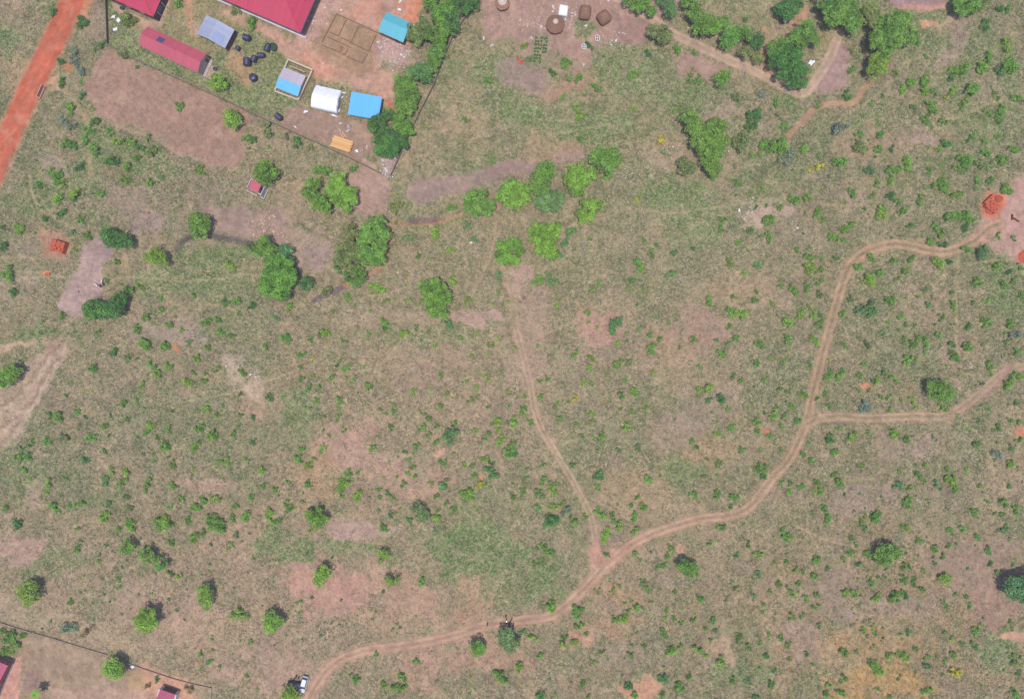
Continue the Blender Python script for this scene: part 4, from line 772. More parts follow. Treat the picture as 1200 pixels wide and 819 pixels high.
# ---------------------------------------------------------------- trees: hue, height m, crown blobs in photo pixels
TREES = [
('d',6,'540,8,13 553,3,11'),('g',6,'516,18,13 524,8,9'),('g',6,'503,4,8 510,-2,9'),('o',5.5,'489,40,13 495,30,9'),('g',6,'512,42,14 520,34,9'),('d',6,'527,26,12 532,34,7'),('g',5.5,'514,60,11 509,67,10'),('g',5,'507,76,10'),
('b',5.5,'497,86,13 487,84,10'),('g',4.5,'473,100,13 484,104,9 470,109,8'),('g',4.5,'477,118,14 470,127,9'),('d',4,'456,134,8'),('d',5.5,'442,149,12'),('g',5,'470,147,11 476,155,8'),('d',5.5,'450,170,12 456,176,9'),('d',5.5,'465,167,12 458,160,8'),
('g',5,'311,203,13'),('y',4.5,'272,141,10.5'),('y',4,'256,96,10 262,100,5'),('o',3.5,'149,23,8'),
('g',6,'371,236,12 363,226,9 368,216,9 382,243,8'),('y',6.5,'398,225,14 386,228,10 407,237,12 396,212,10 412,228,9'),
('g',6.5,'310,287,12 318,295,9 305,295,8'),('b',5,'333,296,9 336,307,7'),('g',7.5,'327,314,18 338,325,14 316,336,13 330,342,11 315,322,10'),('d',4,'359,333,8'),
('g',7.5,'435,270,14 447,276,12 427,278,11 432,297,14 441,303,11 446,290,10 444,262,9'),('o',5.5,'410,300,15 404,294,9'),('o',4,'411,272,9'),('g',4.5,'416,323,11'),
('g',6,'561,238,17 552,235,10 571,243,10'),('y',5.5,'594,230,12 603,222,11'),('y',5.5,'611,228,12 605,236,9'),('g',6,'632,215,13 625,222,9 637,224,8'),('p',6,'645,236,15 635,239,10 655,232,9'),
('y',6,'678,208,15 668,213,9 691,206,10 676,222,9'),('y',5.5,'689,247,14 698,240,9 683,254,8'),('y',6.5,'637,277,16 628,270,9 648,270,10 640,292,12 647,298,9'),('g',4.5,'597,295,15'),
('g',6.5,'506,343,11 513,335,8 518,345,9 508,357,11 514,366,9 498,338,7 521,355,7'),
('g',7,'711,190,16 698,184,10 718,182,10'),('g',6,'640,200,10 632,206,8'),
('g',8,'812,146,10 803,138,7 818,155,9 824,165,13 833,158,13 840,150,11 828,180,11 838,178,11 833,190,10 836,198,8 845,165,8 812,135,7'),('o',5,'804,196,10'),('g',5,'845,93,10 850,88,7'),
('o',6,'773,41,12 766,36,8 780,42,8'),('g',6,'748,7,10 738,2,8 756,3,8'),('g',5.5,'765,15,8'),('b',6,'783,8,9 785,15,7'),('d',6,'775,-2,9'),
('g',7,'811,12,11 806,3,9'),('g',7,'822,24,13 818,33,9'),('g',7,'831,32,12 840,30,10'),('g',6.5,'846,27,9'),('g',7,'856,42,12 852,50,9'),('g',6.5,'872,43,11'),('d',6.5,'885,45,10 888,52,7'),('o',5,'874,62,9'),('o',4.5,'888,67,7'),
('d',6,'920,13,12 930,5,11 914,10,7'),('d',8,'922,68,14 908,72,10 936,84,12 916,86,10 932,64,9 940,97,7 928,98,7'),('g',7,'914,56,13 905,62,8'),('g',7,'944,36,13 950,46,10 938,48,9'),('g',6.5,'932,45,11'),
('g',9,'987,13,17 975,20,12 997,27,12 983,4,12 962,2,8'),('d',8,'970,8,11'),('o',7,'1018,16,14 1024,24,10'),('g',9,'1042,34,18 1052,28,15 1064,42,11 1030,46,14 1036,56,12 1048,48,12 1060,24,10'),('y',7,'1028,72,12 1024,84,9 1032,80,8'),
('g',6,'1130,4,13 1141,8,9 1120,8,8'),('o',5,'1150,2,9'),
('d',6,'134,280,13 146,285,10 129,274,9'),('y',5.5,'184,299,11 178,302,8 190,306,8'),('g',5.5,'235,263,12 236,272,8'),('d',5.5,'112,365,11 107,360,8'),('g',5,'122,363,8'),('d',5.5,'135,363,11 140,352,9'),
('g',5.5,'12,440,11 4,446,10 18,434,8'),
('y',5,'36,694,12'),('y',6.5,'173,724,13 175,715,9 169,732,9 165,727,7'),('g',4.5,'172,651,9'),('g',4.5,'188,660,8'),('g',4,'149,641,8.5'),('y',5,'241,694,9 243,704,9'),('y',5.5,'134,782,12'),('y',4.5,'379,671,9 375,680,7'),('y',5,'320,726,11 318,734,7'),
('y',4,'450,651,7'),('y',4,'460,680,7'),('g',4.5,'560,758,9.5'),('p',5,'593,743,10 600,754,11 590,751,8'),('y',4.5,'341,812,10'),
('p',3.5,'528,512,8.5'),('g',5,'372,606,11 367,602,7'),('p',3.5,'491,597,8 497,605,7'),
('g',5,'805,664,10 800,660,8 810,668,9'),('g',5.5,'1038,648,14 1047,645,9 1034,656,8'),('b',7.5,'1192,688,16 1206,684,14 1198,698,11'),('g',5.5,'1099,457,12 1107,460,11 1093,452,8'),
]
titems = []
for hue, h, bl in TREES:
    b = [tuple(float(v) for v in t.split(',')) for t in bl.split()]
    wsum = sum(t[2] ** 2 for t in b); cx = sum(t[0] * t[2] ** 2 for t in b) / wsum; cy = sum(t[1] * t[2] ** 2 for t in b) / wsum
    ext = max(math.hypot(t[0] - cx, t[1] - cy) + t[2] for t in b) * S
    adj = ('slim ' if ext < 2.1 else 'compact ' if ext < 2.8 else 'spreading ' if ext < 4.2 else 'very wide ') + HUEW[hue]
    it = dict(x=cx, y=cy, hue=hue, h=h, b=b, adj=adj, ext=ext)
    if abs(cx - 1040) < 6 and abs(cy - 649) < 6: it['self'] = 'lone lower right tree'
    if cx > 1185 and 680 < cy < 700: it['self'] = 'huge dark tree on the right edge'
    if abs(cx - 507) < 8 and abs(cy - 350) < 8: it['self'] = 'light tree in mid picture'
    if abs(cx - 827) < 8 and abs(cy - 165) < 8: it['self'] = 'elongated tree clump'
    titems.append(it)
place_words(titems, 'tree')
for it in titems:
    h = it['h'] * .8; zc = h * .55
    x0, y0 = W(it['x'], it['y'], zc)
    bl = []
    for (bx, by, r) in it['b']:
        x, y = W(bx, by, zc); bl.append((x - x0, y - y0, r * S * (1.05 if it['y'] < 110 else 1.22 if len(it['b']) < 3 or abs(it['x'] - 827) < 6 or abs(it['x'] - 507) < 6 else 1.05)))
    t = thing('tree', it['label'], 'tree', x0, y0, 0, None)
    big = max(b[2] for b in bl)
    me = crown_mesh('crown', bl, zc, rng, it['hue'], .26 + .03 * big, 26)
    link('crown', me, t); trunk(t, bl, h, rnd, .1 + .03 * it['ext'])

def palm(px, py, h, r, label):
    x, y = W(px, py, h); t = thing('palm_tree', label, 'palm')
    return t
def make_palm(px, py, h, r, n, label):
    x, y = W(px, py, h); t = thing('palm_tree', label, 'palm tree', x, y)
    MB().tube((0, 0, -.1), (.05, 0, h), .14, .1).build('trunk', MAT['bark'], t)
    P_ = []
    for k in range(n):
        a = 6.283 * k / n + rnd.uniform(-.2, .2); L_ = r * rnd.uniform(.8, 1.1); segs = 7
        for i in range(segs * 3):
            u = i / (segs * 3); px_, pz = u * L_, h + .35 * math.sin(u * 2.6) * 1.4 - u * u * .9
            for sgn in (-1, 1):
                ll = .42 * math.sin(min(1, u * 1.15 + .12) * 3.0) + .08
                b0 = np.array([px_, 0, pz]); b1 = np.array([px_ + .1, 0, pz]); tip = np.array([px_ + ll * .5, sgn * ll, pz - .12]); tip2 = np.array([px_ + ll * .5 + .05, sgn * ll, pz - .12])
                for p in (b0, b1, tip2, tip): P_.append((p[0] * math.cos(a) - p[1] * math.sin(a), p[0] * math.sin(a) + p[1] * math.cos(a), p[2]))
    co = np.array(P_); cc = np.tile(leafcol('y'), (len(co), 1))
    link('crown', np_mesh('crown', co, quads=np.arange(len(co)).reshape(-1, 4), mat=M_LEAF, col=cc), t)
make_palm(41, 813.5, 3.4, 1.7, 9, 'small palm with feathery fronds at the bottom edge of the brown walled plot')
# ---------------------------------------------------------------- buildings
R_ = math.radians
def centre(pts, z):
    ps = [W(p[0], p[1], z) for p in pts]; return sum(p[0] for p in ps) / len(ps), sum(p[1] for p in ps) / len(ps)
def window(parent, x, y, z, w, h, axis, out):
    """a window in a wall: frame standing proud, dark pane inside it; axis = wall runs along 'x' or 'y'; out = +1/-1 outward side"""
    t = .06; m = MB(); d0, d1 = (0, .07 * out) if out > 0 else (.07 * out, 0)
    for a0, a1, b0, b1 in ((-w/2, w/2, -h/2, -h/2 + t), (-w/2, w/2, h/2 - t, h/2), (-w/2, -w/2 + t, -h/2 + t, h/2 - t), (w/2 - t, w/2, -h/2 + t, h/2 - t)):
        if axis == 'x': m.box(x + a0, x + a1, y + d0, y + d1, z + b0, z + b1)
        else: m.box(x + d0, x + d1, y + a0, y + a1, z + b0, z + b1)
    f = m.build('window', MAT['white'], parent)
    p = MB(); d0, d1 = sorted((.005 * out, .04 * out)); q = t - .004
    if axis == 'x': p.box(x - w/2 + t, x + w/2 - t, y + d0, y + d1, z - h/2 + t, z + h/2 - t)
    else: p.box(x + d0, x + d1, y - w/2 + t, y + w/2 - t, z - h/2 + t, z + h/2 - t)
    p.build('pane', MAT['glass'], f)
def door(parent, x, y, w, h, axis, out, mat='wood'):
    d0, d1 = sorted((0, .06 * out)); m = MB()
    if axis == 'x': m.box(x - w/2, x + w/2, y + d0, y + d1, .05, h)
    else: m.box(x + d0, x + d1, y - w/2, y + w/2, .05, h)
    d = m.build('door', MAT[mat], parent)
    k = MB()
    if axis == 'x': k.tube((x + w * .36, y + .06 * out, h * .5), (x + w * .36, y + .12 * out, h * .5), .03)
    else: k.tube((x + .06 * out, y + w * .36, h * .5), (x + .12 * out, y + w * .36, h * .5), .03)
    k.build('handle', MAT['chrome'], d)
def house(name, label, cat, pts, eave, ridge, roofmat, wallmat, kind='gable', over=.35, wins=(), doors=(), ang=None, slabmat=None, ridgeshift=0):
    """pts: roof corners in the photo, in order top-left, top-right, bottom-right, bottom-left along the long side"""
    cx, cy = centre(pts, eave); P4 = [W(p[0], p[1], eave) for p in pts]
    ex = ((P4[1][0] + P4[2][0] - P4[0][0] - P4[3][0]) / 2, (P4[1][1] + P4[2][1] - P4[0][1] - P4[3][1]) / 2)
    a = math.atan2(ex[1], ex[0]) if ang is None else R_(ang); Lh = math.hypot(*ex) / 2
    ey = ((P4[0][0] + P4[1][0] - P4[2][0] - P4[3][0]) / 2, (P4[0][1] + P4[1][1] - P4[2][1] - P4[3][1]) / 2); Wh = math.hypot(*ey) / 2
    t = thing(name, label, cat, cx, cy, a); wx, wy = Lh - over, Wh - over
    # walls as one shell with gable tops
    m = MB(); th = .18; e = eave - .03
    m.box(-wx, wx, -wy, -wy + th, -.1, e); m.box(-wx, wx, wy - th, wy, -.1, e); m.box(-wx, -wx + th, -wy + th, wy - th, -.1, e); m.box(wx - th, wx, -wy + th, wy - th, -.1, e)
    rs = ridgeshift
    if kind == 'gable':
        for x0, x1 in ((-wx, -wx + th), (wx - th, wx)):
            zr = ridge - .08
            m.poly([(x0, -wy, e), (x0, wy, e), (x0, rs, zr), (x1, -wy, e), (x1, wy, e), (x1, rs, zr)], [(0, 1, 2), (5, 4, 3), (0, 3, 4, 1), (1, 4, 5, 2), (2, 5, 3, 0)])
    m.build('wall', wallmat, t)
    r = MB()
    if kind == 'gable':
        r.slab([(-Lh, -Wh, eave), (Lh, -Wh, eave), (Lh, rs - .004, ridge), (-Lh, rs - .004, ridge)], .06); r.slab([(-Lh, rs + .004, ridge), (Lh, rs + .004, ridge), (Lh, Wh, eave), (-Lh, Wh, eave)], .06)
    elif kind == 'mono':
        r.slab([(-Lh, -Wh, eave), (Lh, -Wh, eave), (Lh, Wh, ridge), (-Lh, Wh, ridge)], .07)
    elif kind == 'hip':
        q = Wh
        A, B_, C_, D = (-Lh, -Wh, eave), (Lh, -Wh, eave), (Lh, Wh, eave), (-Lh, Wh, eave); R1, R2 = (-Lh + q, 0, ridge), (Lh - q, 0, ridge)
        r.poly([A, B_, C_, D, R1, R2], [(0, 1, 5, 4), (1, 2, 5), (2, 3, 4, 5), (3, 0, 4), (0, 3, 2, 1)])
    ro = r.build('roof', roofmat, t)
    if kind in ('gable', 'hip'):
        c = MB(); q = Lh if kind == 'gable' else Lh - Wh
        c.tube((-q, rs, ridge + .01), (q, rs, ridge + .01), .09)
        if kind == 'hip':
            for sx in (-1, 1):
                for sy in (-1, 1): c.tube((sx * q, 0, ridge + .01), (sx * Lh, sy * Wh, eave + .02), .07)
        c.build('ridge_cap', roofmat, ro)
    for (side, u, w, z, h) in wins:
        if side == 'S': window(t, u, -wy, z, w, h, 'x', -1)
        if side == 'N': window(t, u, wy, z, w, h, 'x', 1)
        if side == 'E': window(t, wx, u, z, w, h, 'y', 1)
        if side == 'W': window(t, -wx, u, z, w, h, 'y', -1)
    for (side, u, w, h) in doors:
        if side == 'S': door(t, u, -wy, w, h, 'x', -1)
        if side == 'N': door(t, u, wy, w, h, 'x', 1)
        if side == 'E': door(t, wx, u, w, h, 'y', 1)
    return t, Lh, Wh
# long red roofed block
t, Lh, Wh = house('school_block', 'long narrow block with faded red sheet roof and a solar panel beside the wall', 'building', [(173,32),(242,63),(232,86),(163,52.5)], 3.0, 4.1, MAT['red_roof'], MAT['cream_wall'], over=.3,
    wins=[('S', u, 1.1, 1.9, .8) for u in (-6, -3.2, -.4, 2.4, 5.2)] + [('E', -.5, .6, 2.3, .5), ('E', -1.7, .6, 2.3, .5), ('E', .7, .6, 2.3, .5)], doors=[('E', 1.6, .8, 2.0)])
sp = MB(); sp.slab([(-4.2, .1, 4.16), (-2.6, .1, 4.16), (-2.6, 1.5, 3.62), (-4.2, 1.5, 3.62)][::1], .05); sp = sp.build('solar_panel', MAT['solar'], t)
fr = MB()
for x0 in (-4.24, -3.42, -2.6): fr.slab([(x0, .08, 4.18), (x0 + .05, .08, 4.18), (x0 + .05, 1.52, 3.63), (x0, 1.52, 3.63)], .03)
fr.build('frame', MAT['chrome'], sp)
m = MB(); m.box(Lh - .2, Lh + .55, -Wh + .2, Wh - .2, -.05, .12); m.build('step', MAT['concrete'], t)
# upper left red building (runs out of the picture)
t, Lh, Wh = house('hip_roofed_house', 'red hip-roofed house cut by the top edge, left of the compound', 'house', [(118,-46),(208,-24),(176,18.5),(86,-3.5)][:0] or [(105,-74),(206,-30),(176,18.5),(75,-26)], 3.2, 5.6, MAT['crimson_roof'], MAT['dark_wall'], 'hip', .25,
    wins=[('E', -3.2, 1.1, 1.9, .9), ('S', 8, 1.2, 1.9, .9), ('S', 4, 1.2, 1.9, .9)], doors=[('E', 0, 1, 2.1)])
for u in (-4.6, -2.0, .6): MB().tube((Lh + .35, u, 0), (Lh + .35, u, 2.9), .07).build('veranda_post', MAT['white'], t)
# large crimson roof, top centre
t, Lh, Wh = house('hip_roofed_hall', 'big crimson hip-roofed hall cut by the top edge, white plinth along it', 'building', [(232,-104),(390,-36),(347,36.5),(189,-32)], 3.4, 6.6, MAT['crimson_roof'], MAT['white_wall'], 'hip', 1.3,
    wins=[('E', -6, 1.3, 1.9, 1), ('E', -2.5, 1.3, 1.9, 1), ('S', 14, 1.3, 1.9, 1), ('S', 10, 1.3, 1.9, 1), ('S', 6, 1.3, 1.9, 1), ('S', 2, 1.3, 1.9, 1)])
m = MB(); m.box(Lh + .02, Lh + .2, -Wh, Wh, 3.25, 3.42); m.build('gutter', MAT['glass'], t)
m = MB(); m.box(-Lh, Lh + .3, -Wh + .2, -Wh + .9, -.05, .22); m.build('plinth', MAT['white_wall'], t)
# grey open shed
def open_shed():
    eave, ridge = 2.5, 3.5; pts = [(241.6,18),(275,35.2),(263.5,56.2),(230.5,40.8)]
    cx, cy = centre(pts, eave); t = thing('open_shed', 'open-sided shed with weathered grey corrugated roof beside the red block', 'shed', cx, cy, math.atan2(-17, 33)); Lh, Wh = 4.15, 2.72
    r = MB(); r.slab([(-Lh, -Wh, eave), (-.4, -Wh, ridge), (-.4, Wh, ridge), (-Lh, Wh, eave)], .05); r.slab([(-.39, -Wh, ridge), (Lh, -Wh, eave), (Lh, Wh, eave), (-.39, Wh, ridge)], .05)
    r.build('roof', MAT['grey_roof'], t)
    m = MB(); m.slab([(.2, -Wh + .15, ridge - .1), (2.9, -Wh + .15, eave + .39), (2.9, .2, eave + .39), (.2, .2, ridge - .1)], .02)
    m2 = MB(); k = (ridge - eave) / (Lh + .39)
    m2.slab([(.3, -Wh + .1, ridge - .69 * k + .04), (3.0, -Wh + .1, ridge - 3.39 * k + .04), (3.0, .1, ridge - 3.39 * k + .04), (.3, .1, ridge - .69 * k + .04)], .02); m2.build('roof_patch', plain('newer_sheet', (150, 162, 200), .5, .08), t)
    m.bm.free()
    for x in (-Lh + .2, -.4, Lh - .2):
        for y in (-Wh + .2, Wh - .2): MB().tube((x, y, -.1), (x, y, (eave if abs(x) > 1 else ridge) - .03), .07).build('post', MAT['wood'], t)
    m = MB(); m.box(-Lh + .25, Lh - .25, Wh - .28, Wh - .2, 0, 1.3); m.build('back_rail', MAT['wood'], t)
    m = MB(); m.box(Lh - .16, Lh - .1, -Wh + .3, Wh - .3, 0, eave - .1); m.build('side_panel', MAT['dark_wall'], t)
open_shed()
house('teal_roofed_shed', 'small shed with turquoise sheet roof below the orange soil', 'shed', [(454,14.5),(482.3,27.6),(472.8,50.2),(442.8,37)], 2.8, 3.6, MAT['teal_roof'], MAT['orange_wall'], wins=[('E', 0, .8, 1.8, .6), ('S', -1.5, .9, 1.8, .7)], doors=[('S', 1.2, .9, 2)], ridgeshift=.5)
house('blue_roofed_shed', 'bright blue flat-pitched shed right of the white tarpaulin tent', 'shed', [(412,107.8),(448,114.6),(443.2,140.4),(408,134.4)], 2.5, 2.75, MAT['blue_roof'], MAT['cream_wall'], 'mono', wins=[('S', -2, .9, 1.6, .6), ('S', 1.8, .9, 1.6, .6)], doors=[('E', 0, .9, 2)])
# half blue half pale roof inside a low block wall
t, Lh, Wh = house('half_blue_house', 'small house with roof half blue half pale, ringed by low block walls', 'house', [(332.3,79),(359.3,89.5),(348.2,113),(322.8,102.6)], 2.5, 3.0, MAT['white_roof'], MAT['sand_wall'], over=.25, ridgeshift=-.15)
bl = MB(); bl.slab([(-Lh - .02, -Wh - .02, 2.53), (Lh + .02, -Wh - .02, 2.53), (Lh + .02, -.15, 3.04), (-Lh - .02, -.15, 3.04)], .04); bl.build('blue_sheeting', MAT['blue_roof'], t)
def ring_wall():
    pts = [(336.8,70),(366,82.5),(349.8,116.5),(321.5,106)]; w = [W(p[0], p[1], 1.0) for p in pts]
    cx = sum(p[0] for p in w) / 4; cy = sum(p[1] for p in w) / 4
    t = thing('block_wall', 'low unfinished sandy block wall around the half blue house', 'wall', cx, cy); m = MB()
    for i in range(4):
        a = w[i]; b = w[(i + 1) % 4]; L_ = math.hypot(b[0]-a[0], b[1]-a[1]); an = math.atan2(b[1]-a[1], b[0]-a[0])
        m.box(-L_/2 + .19, L_/2 + .19, -.19, .19, -.1, (1.5, 1.2, .35, .7)[i] + .003 * i, an, ((a[0]+b[0])/2 - cx, (a[1]+b[1])/2 - cy))
    m.build('wall', MAT['sand_wall'], t)
    m = MB(); a = w[0]; m.box(-2.2, 1.9, -.09, .09, -.1, 1.0, math.atan2(w[1][1]-w[0][1], w[1][0]-w[0][0]), ((w[0][0]+w[1][0])/2 - cx - .5, (w[0][1]+w[1][1])/2 - cy - 1.1)); m.build('inner_wall', MAT['sand_wall'], t)
ring_wall()
# white tarpaulin tent
def tent():
    eave = 1.5; pts = [(369.8,99),(400.4,106),(393.6,132),(363.3,124)]; cx, cy = centre(pts, eave)
    t = thing('tarpaulin_tent', 'large creased white tarpaulin tent between the half blue house and blue shed', 'tent', cx, cy, math.atan2(-7, 30.5)); Lh, Wh = 3.5, 3.0
    nx, ny = 46, 40; X, Y = np.meshgrid(np.linspace(-Lh, Lh, nx), np.linspace(-Wh, Wh, ny))
    prof = 2.7 - (np.abs(Y + .1) / Wh) ** 1.35 * 1.3
    Z = prof - .22 * np.exp(-((X - .1) / .16) ** 2) - .12 * np.abs(np.sin(X * 1.35)) + (fbm(X + 50, Y + 50, .8, 12, 3) - .5) * .22
    X2 = X + (fbm(Y + 9, X * .3 + 3, .9, 4, 2) - .5) * .35 * (np.abs(X) > Lh * .9)
    Z[:, 0] -= .5; Z[:, -1] -= .7; Z[0] -= .45; Z[-1] -= .45
    i = np.arange(nx * ny).reshape(ny, nx); q = np.stack([i[:-1, :-1], i[:-1, 1:], i[1:, 1:], i[1:, :-1]], -1).reshape(-1, 4)
    me = np_mesh('canopy', np.stack([X2, Y, Z], -1).reshape(-1, 3), quads=q, mat=MAT['tarp'], smooth_=True); link('canopy', me, t)
    m = MB()
    for sy in (-1, 1): m.box(-Lh + .1, Lh - .1, sy * (Wh - .1) - .02, sy * (Wh - .1) + .02, 0, 1.0)
    m.box(-Lh + .08, -Lh + .12, -Wh + .2, Wh - .2, 0, 1.2); m.box(Lh - .12, Lh - .08, -Wh + .2, Wh - .2, 0, 1.2); m.build('side_sheet', MAT['tarp'], t)
    for sx in (-1, 0, 1):
        for sy in (-1, 1): MB().tube((sx * (Lh - .2), sy * (Wh - .2), -.1), (sx * (Lh - .2), sy * (Wh - .2), 1.25), .05).build('pole', MAT['wood'], t)
tent()
def flap(px, py, w, h, ang, label, mat='tarp', name='plastic_sheet', cat='plastic sheet', lift=.12):
    """a crumpled sheet or sack: ragged outline, creased top, real thickness"""
    x, y = W(px, py); g = MB(); n = 16; rings = []
    ph = [rnd.uniform(0, 6.28) for _ in range(4)]; am = [rnd.uniform(.08, .2) for _ in range(4)]
    for s, zb in ((1.0, -.02), (1.0, lift * .35), (.62, lift), (.25, lift * 1.3)):
        ring = []
        for k in range(n):
            t_ = 6.2832 * k / n; q = 1 + sum(am[m_] * math.sin((m_ + 2) * t_ + ph[m_]) for m_ in range(4))
            ring.append(g.bm.verts.new((w * .52 * q * s * math.cos(t_), h * .52 * q * s * math.sin(t_), zb + (rnd.uniform(-.25, .35) * lift if zb > 0 else 0))))
        rings.append(ring)
    for a_, b_ in zip(rings[:-1], rings[1:]):
        for k in range(n): g.bm.faces.new((a_[k], a_[(k + 1) % n], b_[(k + 1) % n], b_[k]))
    g.bm.faces.new(rings[0][::-1]); g.bm.faces.new(rings[-1])
    o = g.build(name, MAT[mat]); o.location = (x, y, 0); o.rotation_euler = (0, 0, R_(ang)); tag(o, label, cat)
for i, (x, y, w, h, a, l) in enumerate([(402.5,108.8,.9,.5,-15,'white plastic scrap at the upper right corner of the tent'),(401,114,.5,.6,0,'small white scrap right of the tent, lower of two'),(397.4,130,1.3,.35,50,'white plastic strip off the lower right tent corner'),
    (391,135.5,1.9,.4,-15,'crumpled white strip below the tent'),(346,149,1.0,.3,-40,'thin white plastic strip by the compound wall on the brown plot'),(358,131,1.0,.7,20,'greyish white litter on the brown plot left of the tent'),(418,177,.9,.7,10,'white bag right of the yellow timber stack'),
    (474,172.8,.5,.9,0,'white sack lying on the wall corner near the dark trees'),(471.5,176,.5,.5,0,'small white sack just below another by the wall'),(468,11.5,.9,.6,0,'white sheet on the red soil above the turquoise shed'),
    (469,1.5,.4,1.3,-30,'narrow white strip at the top edge above the turquoise shed'),(138.8,24,.8,1.4,10,'white plastic bag left of the upper left house'),(135,34.5,1.1,.9,10,'pale yellow cloth on the grass by the long wall'),(133,20,1.0,.8,30,'greyish cloth left of the white bag by the wall'),
    (951,73.5,1.5,1.2,35,'white crumpled tarpaulin right of the dark double tree'),(155.3,781,.9,.7,10,'white drum lid by the wall beside the bright tree'),(371,1.5 + 4,.1,.1,0,'')][:-1]):
    flap(x, y, w, h, a, l)
def compound_wall(pts, h, th, label, mat, name='boundary_wall', z=None):
    c = W(*pts[len(pts) // 2]); t = thing(name, label, 'wall', c[0], c[1]); w = [W(p[0], p[1], h * .5) for p in pts]
    m = MB(); cp = MB()
    for i in range(len(w) - 1):
        a, b = w[i], w[i + 1]; L_ = math.hypot(b[0]-a[0], b[1]-a[1]); an = math.atan2(b[1]-a[1], b[0]-a[0]); k = .002 * (i % 2)
        m.box(-L_/2, L_/2 + th * .4, -th/2, th/2, -.2, h + k, an, ((a[0]+b[0])/2 - c[0], (a[1]+b[1])/2 - c[1])) 
        n = max(1, int(L_ / 3.2))
        for j in range(n + 1):
            u = -L_/2 + L_ * j / n; px_, py_ = (a[0]+b[0])/2 - c[0] + u * math.cos(an), (a[1]+b[1])/2 - c[1] + u * math.sin(an)
            cp.box(-th * .65, th * .65, -th * .65, th * .65, -.2, h + .05 + .002 * (j % 2), an, (px_, py_))
    m.build('wall', mat, t)
    if h > .8: cp.build('pillars', mat, t)
    else: cp.bm.free()
compound_wall([(123,-30),(125,25),(126,52),(150,66),(188,83),(225,100),(263,117),(300,135),(340,153),(382,172),(422,191),(446,203)], 1.0, .18, 'long grey block wall along the lower left side of the compound', MAT['grey_wall'])
compound_wall([(458,205),(466,188),(475,167),(491,133),(509,98),(518,72),(529,46),(545,20),(556,4),(572,-30)], 1.0, .18, 'grey block wall running beside the dark belt of trees', MAT['grey_wall'])
compound_wall([(-40,717),(0,729.5),(30,739),(62,748),(95,758),(125,767)], .35, .16, 'brown wall closing the bottom left plot, straight left section', MAT['brown_wall'])
compound_wall([(148,776),(170,784),(200,794),(225,801),(248,806),(246,830)], .35, .16, 'brown wall right of the bright tree at bottom left, ending in a corner', MAT['brown_wall'])
# house foundation: low strips on bare ground
def foundation():
    z = .15; o = (360, 0); f = lambda p: W(o[0] + p[0] / 8.57, o[1] + p[1] / 8.57, z)
    segs = [((295,140),(715,335)),((295,140),(145,430)),((390,205),(315,360)),((515,265),(440,425)),((695,350),(615,515)),((230,325),(315,362)),((330,375),(440,425)),((455,440),(615,515)),((200,370),(440,480)),((165,460),(325,525)),((355,465),(330,525)),((410,490),(380,550)),((350,540),(385,550)),((400,570),(550,635)),((605,545),(550,635)),((715,335),(740,345))]
    c = f((430, 380)); t = thing('house_foundation', 'outline of low foundation walls of an unbuilt house on bare brown ground', 'foundation', c[0], c[1])
    mt = plain('foundation_blocks', (138, 110, 90), .95, .2, 3)
    for i, (a, b) in enumerate(segs):
        A, B_ = f(a), f(b); L_ = math.hypot(B_[0]-A[0], B_[1]-A[1]); an = math.atan2(B_[1]-A[1], B_[0]-A[0])
        m = MB(); m.box(-L_/2, L_/2, -.09, .09, -.1, .18 + .004 * (i % 5), an, ((A[0]+B_[0])/2 - c[0], (A[1]+B_[1])/2 - c[1])); m.build('wall_strip', mt, t)
foundation()
# timber
def timber():
    pts = [(391,158.5),(414.3,166.2),(410.3,179.6),(386,171)]; cx, cy = centre(pts, .7)
    t = thing('timber_stack', 'stack of fresh yellow sawn boards by the lower compound wall', 'timber stack', cx, cy, math.atan2(-8, 24)); Lh, Wh = 2.6, 1.5
    for k in range(3):
        m = MB(); n = 13
        for j in range(n):
            y0 = -Wh + 2 * Wh * j / n; e1 = rnd.uniform(-.25, .2); e2 = rnd.uniform(-.2, .25)
            m.box(-Lh + e1, Lh + e2, y0 + .01, y0 + 2 * Wh / n - .01, .02 + k * .28, .28 + k * .28 + rnd.uniform(0, .02))
        m.build('board_layer', MAT['plank'], t)
timber()
for (x, y, a, l) in ((400.5,158.5,-55,'left loose yellow board leaning above the timber stack'),(403,157.5,-55,'right loose yellow board leaning above the timber stack')):
    cx, cy = W(x, y, .2); m = MB(); m.box(-.85, .85, -.12, .12, .02, .12); o = m.build('board', MAT['plank']); o.location = (cx, cy, 0); o.rotation_euler = (0, 0, R_(a)); tag(o, l, 'board')
for (x, y, w, h, a, l) in ((399,145,.9,.45,30,'white sack at the upper left of the sack ring'),(408.5,148.6,.4,1.1,15,'white sack on the right of the sack ring'),(407.5,153.6,1.0,.4,25,'white sack at the lower right of the sack ring'),(398.4,152.5,.4,.9,25,'white sack at the lower left of the sack ring')):
    flap(x, y, w, h, a, l, 'white', 'sack', 'sack', .3)
